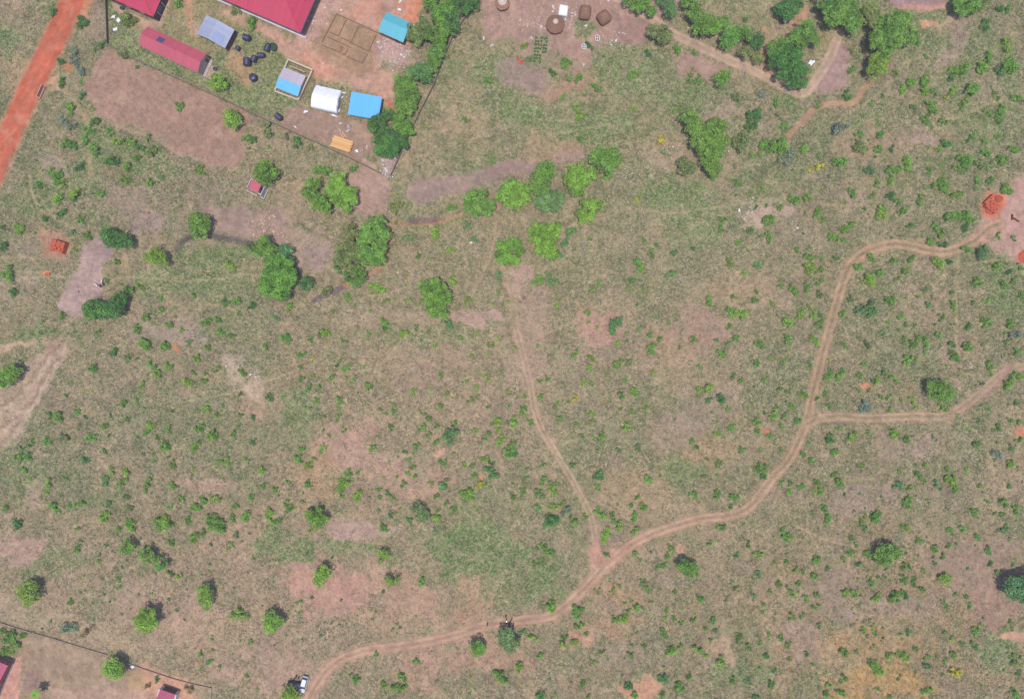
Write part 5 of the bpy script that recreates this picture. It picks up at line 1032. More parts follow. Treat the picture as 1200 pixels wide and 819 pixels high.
# black water tanks
def tank(px, py, r, L_, ang, upright, label, mat='tank'):
    z = L_ if upright else r; x, y = W(px, py, z); t = thing('water_tank', label, 'water tank', x, y, R_(ang), 'black plastic tanks lying on the compound grass')
    prof = [(r * .3, 0), (r * .97, .0)]; n = 7
    for i in range(n):
        a = L_ * .8 * i / n; b = L_ * .8 * (i + .5) / n; prof += [(r * .97, a + .02), (r, a + .06), (r, b), (r * .95, b + .03)]
    prof += [(r * .95, L_ * .82), (r * .7, L_ * .93), (r * .28, L_ * .97)]
    if upright:
        MB().lathe(prof, 20).build('barrel', MAT[mat], t, True); MB().lathe([(r * .3, L_ * .96), (r * .3, L_ * 1.02), (r * .1, L_ * 1.04)], 14).build('lid', MAT['tank_lid'], t)
    else:
        MB().lathe([(q, h - L_/2) for q, h in prof], 20, 'X', (0, 0, r)).build('barrel', MAT[mat], t, True); MB().lathe([(r * .3, L_ * .46), (r * .3, L_ * .52), (r * .1, L_ * .54)], 14, 'X', (0, 0, r)).build('lid', MAT['tank_lid'], t)
tank(289.4,44.6,.85,1.9,-15,False,'black tank lying nearest the grey open shed, upper of the loose ones')
tank(278.6,56.6,.65,1.2,60,False,'small black tank lying right of the grey shed corner')
tank(289.4,72.2,1.0,2.1,90,False,'large black tank upright-ribbed, left end of the row of four')
tank(297.6,68.8,.75,1.7,70,False,'black tank second from the left in the row of four')
tank(306.2,65,.7,2.0,0,False,'black tank third in the row of four, lying crosswise')
tank(313.4,55.4,.75,2.1,70,False,'black tank beside the round green tub')
tank(295.3,89.6,1.0,1.6,0,True,'upright black tank below the row, nearest the brown plot')
tank(327,137.5,.8,1.9,-40,False,'lone black tank by the compound wall below the half blue house')
t = thing('green_tub', 'round dark green tub beside a black tank', 'tub', *W(320.2,55.5,.5)); MB().lathe([(.9, 0), (1.0, .8), (1.05, .82), (1.05, .88), (.95, .88), (.93, .55)], 22).build('rim', MAT['green_plastic'], t, False); MB().lathe([(.92, .5), (.92, .56)], 22).build('water', plain('murky_water', (58, 84, 58), .15), t)
for (x, y, l) in ((143,9.8,'small dark blue tank on the pale apron by the upper left house'),(252,81,'small dark basin on the pale slab right of the long red block')):
    a, b = W(x, y, .4); t = thing('basin', l, 'basin', a, b); MB().lathe([(.35, 0), (.5, .5), (.52, .52), (.45, .52), (.4, .3)], 14).build('bowl', MAT['tank'], t)
# ---------------------------------------------------------------- village huts
def round_hut(px, py, r, h, label, cap=True, light=False):
    x, y = W(px, py, h * .7); t = thing('thatched_hut', label, 'hut', x, y)
    MB().lathe([(r * .72, -.1), (r * .72, h * .5)], 24).build('wall', MAT['mud_wall'], t)
    g = MB(); prof = []
    for i in range(14):
        u = i / 13; rr = r * (1 - u) ** .9 + .12; prof.append((rr + (.05 if i % 3 == 0 else 0), h * .42 + (h * .62) * u ** .95))
    g.lathe(prof, 34)
    for v in g.bm.verts: v.co.x *= 1 + rnd.uniform(-.03, .03); v.co.y *= 1 + rnd.uniform(-.03, .03)
    ro = g.build('thatched_roof', MAT['thatch_light' if light else 'thatch'], t)
    if cap: MB().lathe(([(.74, h * .9), (.45, h * 1.02), (.1, h * 1.14)] if not light else [(1.2, h * .72), (.8, h * .9), (.12, h * 1.12)]), 12).build('roof_cap', MAT['thatch_cap'], ro)
round_hut(651,26.5,2.3,3.2,'round mud hut with brown conical thatch and pale tip')
round_hut(588.8,1.5,1.75,3.0,'round hut with broad cream cap at the top edge, left of the other huts', True, True)
def square_hut(px, py, w, d, h, ang, label, light):
    x, y = W(px, py, h * .7); t = thing('thatched_hut', label, 'hut', x, y, R_(ang))
    MB().box(-w/2 + .35, w/2 - .35, -d/2 + .35, d/2 - .35, -.1, h * .55).build('wall', MAT['mud_wall'], t)
    n = 9; g = MB(); pr = None; ns = 28
    rings = []
    for i in range(n):
        u = i / (n - 1); s = (1 - u ** 1.4) * .96 + .04; ring = []
        for k in range(ns):
            a = 6.2832 * k / ns; ca, sa = math.cos(a), math.sin(a); p = 5; q = (abs(ca) ** p + abs(sa) ** p) ** (-1 / p)
            ring.append(g.bm.verts.new((w/2 * q * ca * s + rnd.uniform(-.04, .04), d/2 * q * sa * s + rnd.uniform(-.04, .04), h * .5 + h * .55 * math.sin(u * 1.57))))
        rings.append(ring)
    for a_, b_ in zip(rings[:-1], rings[1:]):
        for k in range(ns): g.bm.faces.new((a_[k], a_[(k + 1) % ns], b_[(k + 1) % ns], b_[k]))
    g.bm.faces.new(rings[-1]); g.bm.faces.new(rings[0][::-1])
    ro = g.build('thatched_roof', MAT['thatch'], t)
    MB().box(-.35, .35, -.12, .12, h * 1.03, h * 1.09).build('ridge_binding', MAT['thatch_light'], ro)
square_hut(686,13.3,3.1,3.7,2.8,-8,'square thatched hut, left of the two beside the white-roofed shelter',False)
square_hut(708.2,19.3,3.4,3.4,2.8,35,'square thatched hut turned cornerwise, right of the other square hut',True)
def shelter():
    x, y = W(660.3, 11.5, 1.8); t = thing('tarpaulin_shelter', 'boxy shelter under a bright white sheet touching the round hut', 'shelter', x, y, R_(-8))
    nx = 14; X, Y = np.meshgrid(np.linspace(-1.2, 1.2, nx), np.linspace(-1.4, 1.4, nx)); Z = 1.95 - .1 * X * X - .08 * Y * Y + (fbm(X + 4, Y + 9, .6, 7, 2) - .5) * .25
    cx = np.abs(X) > 1.15; Z[cx] -= .5; Z[np.abs(Y) > 1.35] -= .5
    i = np.arange(nx * nx).reshape(nx, nx); q = np.stack([i[:-1, :-1], i[:-1, 1:], i[1:, 1:], i[1:, :-1]], -1).reshape(-1, 4)
    link('canopy', np_mesh('canopy', np.stack([X, Y, Z], -1).reshape(-1, 3), quads=q, mat=MAT['tarp'], smooth_=True), t)
    m = MB(); m.box(-1.1, 1.1, -1.3, -1.26, 0, 1.5); m.box(-1.1, 1.1, 1.26, 1.3, 0, 1.5); m.box(-1.12, -1.1, -1.25, 1.25, 0, 1.5); m.box(1.1, 1.12, -1.25, 1.25, 0, 1.5); m.build('side_sheet', MAT['tarp'], t)
    for sx in (-1, 1):
        for sy in (-1, 1): MB().tube((sx * 1.05, sy * 1.2, 0), (sx * 1.05, sy * 1.2, 1.4), .05).build('pole', MAT['wood'], t)
shelter()
def ring_frame(px, py, rx, ry, label):
    x, y = W(px, py, .5); t = thing('drying_frame', label, 'frame', x, y); m = MB(); n = 16
    for i in range(n):
        a, b = 6.2832 * i / n, 6.2832 * (i + 1) / n; m.tube((rx * math.cos(a), ry * math.sin(a), .6), (rx * math.cos(b), ry * math.sin(b), .6), .09, None, 5)
    m.build('hoop', MAT['white'], t)
    m = MB(); m.tube((-rx, 0, .6), (rx, 0, .6), .07, None, 5); m.tube((0, -ry, .602), (rx * .2, ry, .602), .07, None, 5); m.build('crossbar', MAT['white'], t)
    for a in (.6, 2.2, 3.8, 5.3): MB().tube((rx * math.cos(a), ry * math.sin(a), 0), (rx * math.cos(a), ry * math.sin(a), .56), .04, None, 5).build('leg', MAT['white'], t)
ring_frame(684.2,55.2,.62,.72,'white hooped frame beside the dark green patch, lower left of two')
ring_frame(700,45,.6,.85,'white oval hooped frame below the square huts, upper right of two')
for (x, y, w, h, a, l) in ((686.5,30.6,.8,.7,0,'white round cloth below the left square hut'),(684,76.2,.6,.6,0,'small white cloth alone below the hooped frames'),(622.5,44.5,.5,.9,45,'pair-like white bag at the upper left of the vegetable plot'),(648.3,8.8,.6,1.1,15,'white bag left of the white shelter'),
     (662.6,23,.5,.8,10,'white sheet scrap right of the round hut'),(634.3,31.4,.6,.8,0,'pale bucket-shaped bag left of the round hut'),(566.8,45,.6,.9,0,'white bag at the left edge of the village yard'),(576.5,53.6,.9,.5,20,'pale bag below the village yard edge'),(664,92,.1,.1,0,''))[:-1]:
    flap(x, y, w, h, a, l, 'white', 'bag', 'bag', .3)
flap(608,70.5,1.5,.55,-35,'bright red cloth spread left of the vegetable plot','red_cloth','cloth','cloth',.15); flap(611,73.6,1.4,.4,10,'smaller bright red cloth end right of the other red cloth','red_cloth','cloth','cloth',.15)
# vegetable mounds
def mounds():
    first = None; k = 0
    for j in range(8):
        for i in range(5):
            if (j > 4 and i > 2) or rnd.random() < .15: continue
            x, y = W(628.5 + i * 3.1 - j * .35 + rnd.uniform(-.4, .4), 44.5 + j * 4 + i * .2 + rnd.uniform(-.4, .4), .15)
            if first is None:
                co, b = shrub_geo(.32, rng); cc = np.tile(leafcol('d') * .9, (len(co), 1)) * b[:, None]; me = np_mesh('young_plant', co, quads=np.arange(len(co)).reshape(-1, 4), mat=M_LEAF, col=cc); first = me
            o = link('young_plant', first); o.location = (x, y, -.03); s = rnd.uniform(.8, 1.15); o.scale = (s, s, s); o.rotation_euler = (0, 0, rnd.uniform(0, 6))
            tag(o, 'small dark young plant in the rows of the plot below the round hut', 'plant', 'young plants in rows below the round hut')
mounds()
# ---------------------------------------------------------------- latrine, small houses
def latrine():
    x, y = W(299, 218, 2.2); t = thing('latrine', 'tiny red-roofed latrine with white screen walls beside a bright tree', 'latrine', x, y, R_(-25))
    MB().box(-1.25, 1.25, -1.0, 1.0, -.1, 2.1).build('wall', MAT['white_wall'], t)
    MB().slab([(-1.5, -1.25, 2.15), (1.35, -1.25, 2.15), (1.35, 1.2, 2.35), (-1.5, 1.2, 2.35)], .06).build('roof', MAT['red_roof'], t)
    m = MB(); m.box(-2.2, -2.05, -1.2, 1.4, -.1, 1.4); m.box(-2.05, -1.3, 1.25, 1.4, -.1, 1.4); m.box(-2.2, 1.1, -2.0, -1.85, -.1, 1.1); m.box(1.9, 2.05, -1.5, .9, -.1, 1.6); m.box(1.25, 1.9, -1.5, -1.35, -.1, 1.6); m.box(2.7, 2.82, -2.0, .8, -.1, .6); m.box(1.9, 2.7, -2.0, -1.88, -.1, .6); m.build('screen_wall', MAT['white_wall'], t)
    door(t, 1.25, 0, .7, 1.8, 'y', 1)
latrine()
house('roadside_house', 'small magenta-roofed house with dark top edge in the bottom wall enclosure', 'house', [(187.2,807),(205,813.5),(199,834),(181,828)], 2.3, 2.9, MAT['pink_roof'], MAT['dark_wall'], over=.15)
t = bpy.context.scene.objects.get('roadside_house')
for sx in (-1, 1): MB().box(sx * 2.1 - .35, sx * 2.1 + .35, .2, 2.3, -.05, 2.25).build('side_bay', MAT['white_wall'], t)
house('corner_house', 'pink-roofed house with orange wall cut by the left edge', 'house', [(-42,758),(8.5,779),(-12,832),(-62,810)], 2.8, 4.0, MAT['pink_roof'], MAT['orange_wall'], over=.5, wins=[('E', 0, 1, 1.8, .9), ('N', 4, 1, 1.8, .9)])
m = MB(); a = W(0, 772); m.box(-3.5, 3.3, -.15, .15, -.05, .3); o = m.build('kerb_wall', MAT['concrete']); o.location = (W(2, 769)[0], W(2, 769)[1], 0); o.rotation_euler = (0, 0, R_(-22)); tag(o, 'pale low wall between vegetable patch and pink-roofed corner house', 'wall')
m = MB(); m.box(-4.6, 4.6, -.14, .14, -.05, .45); o = m.build('white_kerb', MAT['white_wall']); o.location = (W(8, 795)[0], W(8, 795)[1], 0); o.rotation_euler = (0, 0, R_(66)); tag(o, 'white low wall along the right side of the corner house', 'wall')
MB_red = MB(); MB_red.slab([(-1.5, -1.2, 2.6), (1.5, -1.2, 2.6), (1.5, 1.2, 2.9), (-1.5, 1.2, 2.9)], .06)
t = thing('kiosk', 'little red-roofed kiosk at the top edge among dark trees', 'kiosk', *W(523.5, -1.5, 2.6), R_(-15)); MB_red.build('roof', MAT['crimson_roof'], t); MB().box(-1.2, 1.2, -.95, .95, -.1, 2.52).build('wall', MAT['cream_wall'], t)
# ---------------------------------------------------------------- bricks
def brick_stack(px, py, w, d, h, ang, label, ragged=.3):
    x, y = W(px, py, h); t = thing('brick_stack', label, 'brick stack', x, y, R_(ang)); nl = int(h / .25)
    for k in range(nl):
        m = MB(); s = 1 - .02 * k; nx, ny = max(2, int(w / .55)), max(2, int(d / .55))
        for i in range(nx):
            for j in range(ny):
                if k == nl - 1 and nl > 1 and rnd.random() < ragged and (i + j) % 2: continue
                x0 = -w/2 * s + w * s * i / nx; y0 = -d/2 * s + d * s * j / ny
                m.box(x0 + .01 + rnd.uniform(0, .02), x0 + w * s / nx - .01, y0 + .01, y0 + d * s / ny - .01 - rnd.uniform(0, .02), k * .25 + .003, k * .25 + .235 + rnd.uniform(0, .015))
        m.build('brick_course', MAT['brick'], t)
brick_stack(68,288.6,3.2,3.2,1.5,-18,'square stack of orange bricks left of the grey parking patch',.6)
brick_stack(61,287,1.1,3.2,.5,-10,'low loose orange bricks along the left of the brick stack',.5)
brick_stack(1164.5,241,2.7,3.4,1.2,52,'big orange brick kiln on red ground at the end of the track',.7)
brick_stack(1160,233.4,3.4,.8,1.0,44,'narrow brick row along the upper left of the kiln',.4)
brick_stack(55.5,321.5,1.3,.9,.25,5,'tiny low heap of orange bricks on the footpath',.4)
def loose_soil(px, py, rx, ry, hh, label):
    x, y = W(px, py); g = MB(); n = 30; rings = []
    for s, z in ((1, -.05), (.8, hh * .4), (.55, hh * .8), (.25, hh)):
        rings.append([g.bm.verts.new((rx * s * (1 + rnd.uniform(-.13, .13)) * math.cos(6.2832 * k / n), ry * s * (1 + rnd.uniform(-.13, .13)) * math.sin(6.2832 * k / n), z + (rnd.uniform(-.08, .08) if z > 0 else 0))) for k in range(n)])
    for p, q in zip(rings[:-1], rings[1:]):
        for k in range(n): g.bm.faces.new((p[k], p[(k + 1) % n], q[(k + 1) % n], q[k]))
    g.bm.faces.new(rings[-1]); g.bm.faces.new(rings[0][::-1]); o = g.build('soil_heap', MAT['soil_red']); o.location = (x, y, 0); tag(o, label, 'soil heap')
loose_soil(1160.5, 247, 1.5, 1.1, .5, 'loose red soil heap at the lower left foot of the brick kiln')
loose_soil(1170, 233, 1.3, 1.0, .6, 'loose red soil heap at the upper right foot of the brick kiln')
loose_soil(1204, 301, 2.6, 1.9, .5, 'reddish spoil heap cut by the right edge below the kiln yard')
def lwall():
    x, y = W(1191, 255, .4); t = thing('brick_corner', 'L-shaped low brown brick wall right of the kiln', 'wall', x, y); m = MB(); m.box(-1.1, -.9, -.6, .9, -.05, .6); m.box(-.9, .9, -.12, .08, -.05, .6, R_(-32), (.05, -.55)); m.build('wall', plain('brown_brick', (150, 82, 66), .95, .2, 3), t)
lwall()
def culvert():
    x, y = W(48, 107, .3); t = thing('culvert', 'narrow pale culvert box sunk at the edge of the red road', 'culvert', x, y, R_(66)); 
    m = MB(); m.box(-1.7, 1.7, .35, .55, -.1, .5); m.box(-1.7, 1.2, -.65, -.45, -.1, .5); m.box(-1.9, -1.7, -.65, .55, -.1, .5); m.build('wall', plain('pinkish_concrete', (216, 158, 134), .95), t)
    MB().box(-1.69, 1.4, -.44, .34, .0, .06).build('floor', plain('wet_mud', (110, 82, 70), .8), t)
culvert()
t = thing('signboard', 'small pale blue board raised on a post on the upper right lawn', 'board', *W(920.5, 22.8, 1.9), R_(55)); MB().slab([(-.75, -.6, 1.8), (.75, -.6, 1.8), (.75, .6, 2.1), (-.75, .6, 2.1)], .08).build('panel', MAT['board'], t); MB().tube((0, 0, -.1), (0, 0, 1.85), .07).build('post', MAT['chrome'], t)
# ---------------------------------------------------------------- loose stones and rubble
def rubble(spots, name, label, col, kind_n, smin, smax):
    P_ = []; cc = []
    for (cx, cy, rx, ry, n) in spots:
        for _ in range(n):
            px, py = rnd.gauss(cx, rx / 2), rnd.gauss(cy, ry / 2); x, y = W(px, py); s = rnd.uniform(smin, smax) * (1 + (rnd.random() < .12) * 1.2) * rnd.uniform(.6, 1.2); a = rnd.uniform(0, 6.28)
            v = np.array([(-1, -.7, -.3), (1, -.8, -.3), (.8, .7, -.3), (-.9, .8, -.3), (-.6, -.4, .5), (.6, -.5, .6), (.5, .4, .45), (-.5, .5, .55)]) * s * np.array([rnd.uniform(.6, 1.3), rnd.uniform(.6, 1.1), rnd.uniform(.4, .9)])
            v[:, :2] = v[:, :2] @ np.array([[math.cos(a), math.sin(a)], [-math.sin(a), math.cos(a)]])
            P_.append(v + np.array([x, y, 0])); c = lin(rnd.choice(col)) * K * rnd.uniform(.85, 1.1); cc.append(np.tile(c, (8, 1)))
    n = len(P_); q = np.array([(3, 2, 1, 0), (4, 5, 6, 7), (0, 1, 5, 4), (1, 2, 6, 5), (2, 3, 7, 6), (3, 0, 4, 7)]); Q = (q[None] + 8 * np.arange(n)[:, None, None]).reshape(-1, 4)
    o = link(name, np_mesh(name, np.concatenate(P_), quads=Q, mat=M_STONE, col=np.concatenate(cc))); o['kind'] = 'stuff'; o['label'] = label; o['category'] = kind_n
m_, nt_, bs_, lk_ = newmat('rubble'); at_ = nt_.nodes.new('ShaderNodeAttribute'); at_.attribute_name = 'Col'; lk_.new(at_.outputs['Color'], bs_.inputs['Base Color']); bs_.inputs['Roughness'].default_value = .95; M_STONE = m_
PALE = [(226, 208, 204), (206, 184, 176), (240, 232, 232), (190, 160, 150)]
rubble([(460,52,20,12,260),(468,66,14,14,120),(452,76,16,8,40),(455,188,10,20,260),(455,203,10,6,90),(374,20,12,20,60),(385,4,20,14,80),(360,50,30,30,60),(425,176,18,8,40),(443,72,8,6,14),(498,82,8,8,12)], 'rubble', 'scattered pale rubble and litter heaps inside the compound', PALE, 'rubble', .07, .2)
rubble([(600,20,50,40,150),(675,28,22,12,60),(668,16,14,14,60),(720,44,20,12,70),(625,26,26,10,60),(720,5,40,12,20),(650,95,60,30,14)], 'litter', 'pale litter and stones strewn around the village yard', PALE, 'litter', .06, .17)
rubble([(315,262,24,16,160),(318,272,20,8,80)], 'dry_clods', 'pale yellowish dry clods on the mauve mud patch by the gully', [(214,182,148),(200,166,136)], 'clods', .1, .26)
rubble([(276,428,12,12,70),(297,440,8,14,60),(30,482,22,10,40),(882,240,14,12,60),(875,250,20,6,40),(556,282,12,20,24),(640,340,300,200,60),(300,265,40,16,10),(910,715,6,8,20),(855,178,20,12,40),(732,205,20,5,40),(800,325,8,4,14),(785,172,20,8,50),(805,355,2,2,2)], 'stones', 'whitish loose stones scattered over the bare savanna ground', [(226,206,190),(240,226,214),(204,180,164)], 'stones', .07, .2)
rubble([(98,335,14,26,40)], 'dung', 'dark droppings dotted on the grey parking patch', [(124,104,100),(100,88,84)], 'droppings', .07, .16)
# ---------------------------------------------------------------- vehicles
def loft(m, secs):
    """secs: list of rings of equal length"""
    rings = [[m.bm.verts.new(p) for p in r] for r in secs]; n = len(rings[0])
    for a, b in zip(rings[:-1], rings[1:]):
        for i in range(n): m.bm.faces.new((a[i], a[(i + 1) % n], b[(i + 1) % n], b[i]))
    m.bm.faces.new(rings[0][::-1]); m.bm.faces.new(rings[-1]); return m
def car(px, py, ang, paint, label):
    x, y = W(px, py, .8); t = thing('car', label, 'car', x, y, R_(ang))       # front towards +x
    def ring(xx, w, z0, z1, k=.12): return [(xx, -w, z0), (xx, w, z0), (xx, w * 1.02, (z0 + z1) / 2), (xx, w - k, z1), (xx, -w + k, z1), (xx, -w * 1.02, (z0 + z1) / 2)]
    body = MB(); loft(body, [ring(-2.2, .66, .42, .82), ring(-2.1, .78, .28, .98), ring(-1.2, .83, .22, 1.0), ring(.6, .83, .22, .98), ring(1.2, .82, .22, .92), ring(1.9, .76, .26, .78), ring(2.2, .6, .4, .62)])
    b = body.build('body', MAT[paint], t)
    mod = b.modifiers.new('bevel', 'BEVEL'); mod.width = .06; mod.segments = 2
    cab = MB(); loft(cab, [ring(-2.0, .68, .97, 1.0, .06), ring(-1.62, .70, .97, 1.42, .14), ring(.25, .70, .97, 1.46, .14), ring(1.05, .72, .95, 1.0, .06)]); cab.build('window_glass', MAT['glass'], t)
    rf = MB(); rf.slab([(-1.6, -.55, 1.47), (.22, -.56, 1.50), (.22, .56, 1.50), (-1.6, .55, 1.47)], .05); rf.build('roof', MAT[paint], t)
    for sx in (-1.35, 1.35):
        for sy in (-1, 1):
            w = MB(); w.lathe([(.2, -.1), (.3, -.1), (.32, -.06), (.32, .06), (.3, .1), (.2, .1)], 18, 'Y', (sx, sy * .76, .32)); wo = w.build('wheel', MAT['rubber'], t); MB().lathe([(.19, -.105), (.19, .105)], 14, 'Y', (sx, sy * .76, .32)).build('rim', MAT['chrome'], wo)
    for sy in (-1, 1):
        MB().box(2.06, 2.16, sy * .5 - .14, sy * .5 + .14, .56, .70).build('headlight', MAT['lamp'], t); MB().box(.62, .78, sy * .9 - .08, sy * .9 + .08, .96, 1.08).build('side_mirror', MAT[paint], t)
        MB().box(-2.2, -2.1, sy * .55 - .12, sy * .55 + .12, .68, .84).build('tail_light', MAT['red_cloth'], t)
car(355.6,801.8,-106,'car_white','white hatchback parked beside the bottom track, right of the shade tree')
car(345.8,802.5,175,'car_navy','dark navy car in the shade just left of the white car')
def motorcycle(px, py, ang, label, paint):
    x, y = W(px, py, .5); t = thing('motorcycle', label, 'motorcycle', x, y, R_(ang))
    for sx in (-.65, .68):
        w = MB()
        n = 18
        w.lathe([(.2, -.05), (.3, -.05), (.32, 0), (.3, .05), (.2, .05)], n, 'Y', (sx, 0, .32)); w.build('wheel', MAT['rubber'], t)
    m = MB(); m.tube((-.65, 0, .34), (.1, 0, .55), .05); m.tube((.1, 0, .55), (.5, 0, .8), .05); m.tube((.5, 0, .95), (.7, 0, .34), .04); m.build('frame', MAT['chrome'], t)
    m = MB(); loft(m, [[(-.1, -.1, .68), (-.1, .1, .68), (-.1, .07, .84), (-.1, -.07, .84)], [(.15, -.16, .66), (.15, .16, .66), (.15, .12, .95), (.15, -.12, .95)], [(.45, -.1, .7), (.45, .1, .7), (.45, .06, .92), (.45, -.06, .92)]]); m.build('fuel_tank', MAT[paint], t)
    m = MB(); loft(m, [[(-.85, -.11, .72), (-.85, .11, .72), (-.85, .1, .84), (-.85, -.1, .84)], [(-.4, -.14, .68), (-.4, .14, .68), (-.4, .13, .8), (-.4, -.13, .8)], [(-.1, -.1, .68), (-.1, .1, .68), (-.1, .08, .78), (-.1, -.08, .78)]]); m.build('seat', MAT['rubber'], t)
    m = MB(); m.tube((.48, -.36, 1.0), (.5, 0, .96), .025); m.tube((.5, 0, .96), (.48, .36, 1.0), .025); m.build('handlebar', MAT['chrome'], t)
    m = MB(); m.box(-.1, .2, -.13, .13, .32, .6); m.build('engine', MAT['chrome'], t); MB().lathe([(.02, -.02), (.1, 0), (.1, .08)], 12, 'X', (.62, 0, .86)).build('headlight', MAT['lamp'], t)
motorcycle(593.3,728.5,80,'dark motorcycle on the track, left of the two in the tree shade','car_navy')
motorcycle(598.5,727.5,60,'dark motorcycle on the track, right of the two in the tree shade','tank_lid')
# ---------------------------------------------------------------- people and goats
def skinned(name, verts, edges, radii, mat, parent, root=0, sub=1):
    bm = bmesh.new(); ly = bm.verts.layers.skin.verify(); vs_ = [bm.verts.new(v) for v in verts]; bm.verts.ensure_lookup_table()
    for i, v in enumerate(vs_): v[ly].radius = (radii[i], radii[i]) if not isinstance(radii[i], tuple) else radii[i]; v[ly].use_root = (i == root)
    for a, b in edges: bm.edges.new((vs_[a], vs_[b]))
    me = bpy.data.meshes.new(name); bm.to_mesh(me); bm.free(); o = bpy.data.objects.new(name, me); COL.objects.link(o)
    o.modifiers.new('skin', 'SKIN').use_smooth_shade = True; s = o.modifiers.new('sub', 'SUBSURF'); s.levels = sub; s.render_levels = sub
    dg = bpy.context.evaluated_depsgraph_get(); me2 = bpy.data.meshes.new_from_object(o.evaluated_get(dg)); bpy.data.objects.remove(o); me2.name = name
    me2.materials.clear(); me2.materials.append(mat)
    return link(name, me2, parent)
def person(px, py, ang, shirt, trousers, label, reach=0.0):
    x, y = W(px, py, .9); t = thing('person', label, 'person', x, y, R_(ang))
    V_ = [(0, 0, .95), (0, 0, 1.15), (.01, 0, 1.38), (0, 0, 1.50), (.02, 0, 1.60), (.02, 0, 1.70)]; E_ = [(0, 1), (1, 2), (2, 3), (3, 4), (4, 5)]; Rr = [.13, .125, .14, .055, .085, .075]
    for sy in (-1, 1):
        b = len(V_); V_ += [(.0, sy * .1, .88), (.02, sy * .11, .48), (0, sy * .11, .09), (.16, sy * .12, .045)]; E_ += [(0, b), (b, b + 1), (b + 1, b + 2), (b + 2, b + 3)]; Rr += [.1, .065, .045, .04]
        b = len(V_); V_ += [(0, sy * .19, 1.40), (.04, sy * .25, 1.12), (.16 + reach, sy * .24, .90 + reach), (.19 + reach, sy * .24, .84 + reach)]; E_ += [(2, b), (b, b + 1), (b + 1, b + 2), (b + 2, b + 3)]; Rr += [.06, .045, .03, .034]
        w = b + 3; px_, py_, pz_ = V_[w]
        for k, (fy, fl) in enumerate(((-.03, .07), (-.01, .085), (.01, .08), (.03, .065))):
            c = len(V_); V_ += [(px_ + .02, py_ + fy, pz_ - .04), (px_ + .035, py_ + fy, pz_ - .04 - fl)]; E_ += [(w, c), (c, c + 1)]; Rr += [.010, .008]
        c = len(V_); V_ += [(px_ + .04, py_ - sy * .035, pz_ - .01), (px_ + .06, py_ - sy * .04, pz_ - .05)]; E_ += [(w, c), (c, c + 1)]; Rr += [.011, .009]
    skinned('body', V_, E_, Rr, MAT['skin'], t)
    sv = [(0, 0, .98), (0, 0, 1.15), (.01, 0, 1.36), (0, 0, 1.44), (0, -.19, 1.40), (.03, -.25, 1.16), (0, .19, 1.40), (.03, .25, 1.16)]
    skinned('shirt', sv, [(0, 1), (1, 2), (2, 3), (2, 4), (4, 5), (2, 6), (6, 7)], [.155, .15, .165, .08, .085, .07, .085, .07], shirt, t)
    tv = [(0, 0, .97), (0, -.1, .86), (.02, -.11, .48), (0, -.11, .14), (0, .1, .86), (.02, .11, .48), (0, .11, .14)]
    skinned('trousers', tv, [(0, 1), (1, 2), (2, 3), (0, 4), (4, 5), (5, 6)], [.15, .125, .09, .07, .125, .09, .07], trousers, t)
    h = MB(); h.lathe([(.06, 1.60), (.103, 1.66), (.1, 1.74), (.06, 1.795), (.01, 1.81)], 14, 'Z', (.005, 0, 0)); h.build('hair', MAT['hair'], t, True)
    f = MB()
    for sy in (-1, 1): f.box(.095, .108, sy * .035 - .012, sy * .035 + .012, 1.655, 1.668)
    f.box(.10, .125, -.012, .012, 1.62, 1.65); f.box(.094, .104, -.03, .03, 1.59, 1.598); f.build('face', MAT['hair'], t)
cl = lambda n, c: plain(n, c, .9, .1, 3)
person(346.6,793.6,110,cl('purple_cloth',(120,84,150)),cl('dark_trousers',(60,54,66)),'person in purple shirt standing above the navy car')
person(348.8,795.5,-60,cl('white_cloth',(236,230,238)),cl('dark_trousers_b',(64,56,60)),'person in white shirt standing between navy car and white car')
person(571,731.5,0,cl('brown_cloth',(90,56,60)),cl('dark_trousers_c',(50,46,52)),'lone person in dark brown clothes on the track left of the motorcycles')
person(586.3,732.3,-10,cl('white_cloth_b',(240,238,244)),cl('blue_trousers',(62,60,96)),'person in white top at the left end of the shaded group')
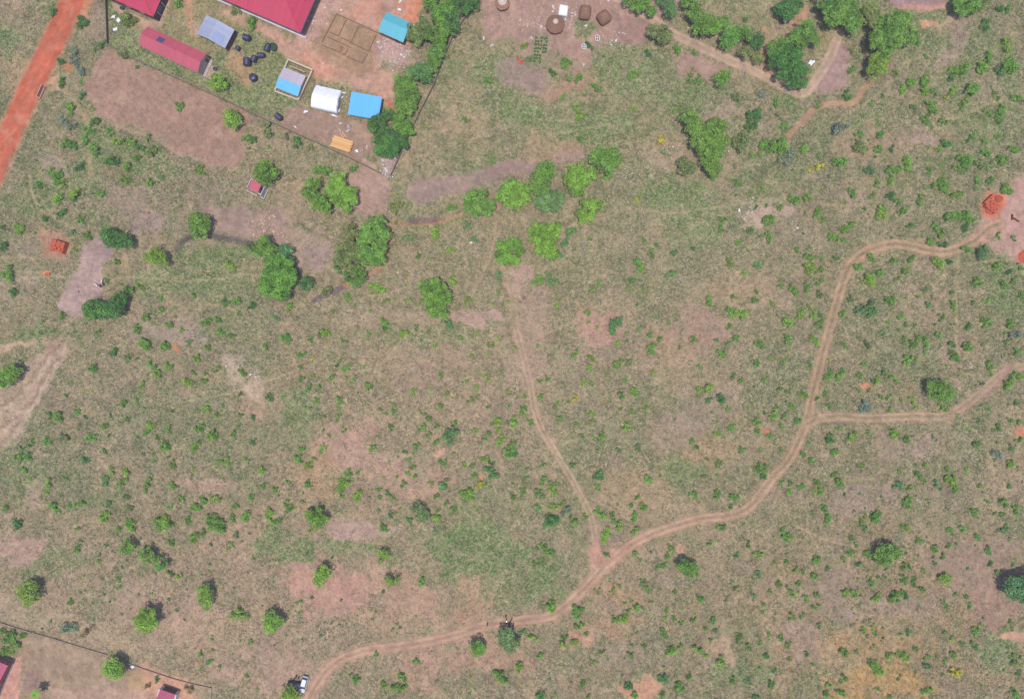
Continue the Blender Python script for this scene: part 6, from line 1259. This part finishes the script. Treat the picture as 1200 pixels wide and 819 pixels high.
person(592.8,722.8,-90,cl('cream_cloth',(232,222,196)),cl('dark_trousers_d',(54,48,60)),'person in cream top at the upper edge of the shaded group')
person(597,733,90,cl('blue_cloth',(96,96,190)),cl('dark_trousers_e',(50,48,66)),'person in blue top at the lower middle of the shaded group')
person(601.5,732.5,120,cl('navy_cloth',(70,66,130)),cl('dark_trousers_f',(48,46,60)),'person in navy top at the right end of the shaded group')
def goat(px, py, ang, body, label, spot):
    x, y = W(px, py, .5); t = thing('goat', label, 'goat', x, y, R_(ang))
    V_ = [(0, 0, .58), (-.32, 0, .60), (.3, 0, .60), (.46, 0, .76), (.56, 0, .88), (.70, 0, .82), (-.45, 0, .66), (-.52, 0, .74)]; E_ = [(0, 1), (0, 2), (2, 3), (3, 4), (4, 5), (1, 6), (6, 7)]; Rr = [.17, .16, .16, .085, .075, .045, .04, .02]
    for sy in (-1, 1):
        b = len(V_); V_ += [(.3, sy * .09, .42), (.29, sy * .09, .22), (.3, sy * .09, .02)]; E_ += [(2, b), (b, b + 1), (b + 1, b + 2)]; Rr += [.06, .035, .03]
        b = len(V_); V_ += [(-.3, sy * .1, .44), (-.38, sy * .1, .24), (-.35, sy * .1, .02)]; E_ += [(1, b), (b, b + 1), (b + 1, b + 2)]; Rr += [.075, .035, .03]
        b = len(V_); V_ += [(.52, sy * .13, .86)]; E_ += [(4, b)]; Rr += [.02]
    skinned('body', V_, E_, Rr, body, t)
    m = MB()
    for sy in (-1, 1): m.tube((.53, sy * .04, .94), (.44, sy * .07, 1.08), .018, .006, 6)
    m.build('horns', MAT['bark'], t)
gw = plain('white_goat_hair', (246, 240, 238), .9, .05); gb = plain('patched_goat_hair', (150, 96, 84), .9, .7, 1.2)
goat(113,334,150,gw,'white goat, left of the group on the grey parking patch',0); goat(119.3,329.8,80,gw,'white goat nearest the small green bush, topmost of the group',0); goat(117.2,335,-60,gb,'brown patched goat at the bottom of the group',0); goat(120.6,333,-75,gb,'brown goat, right of the group beside the path',0)
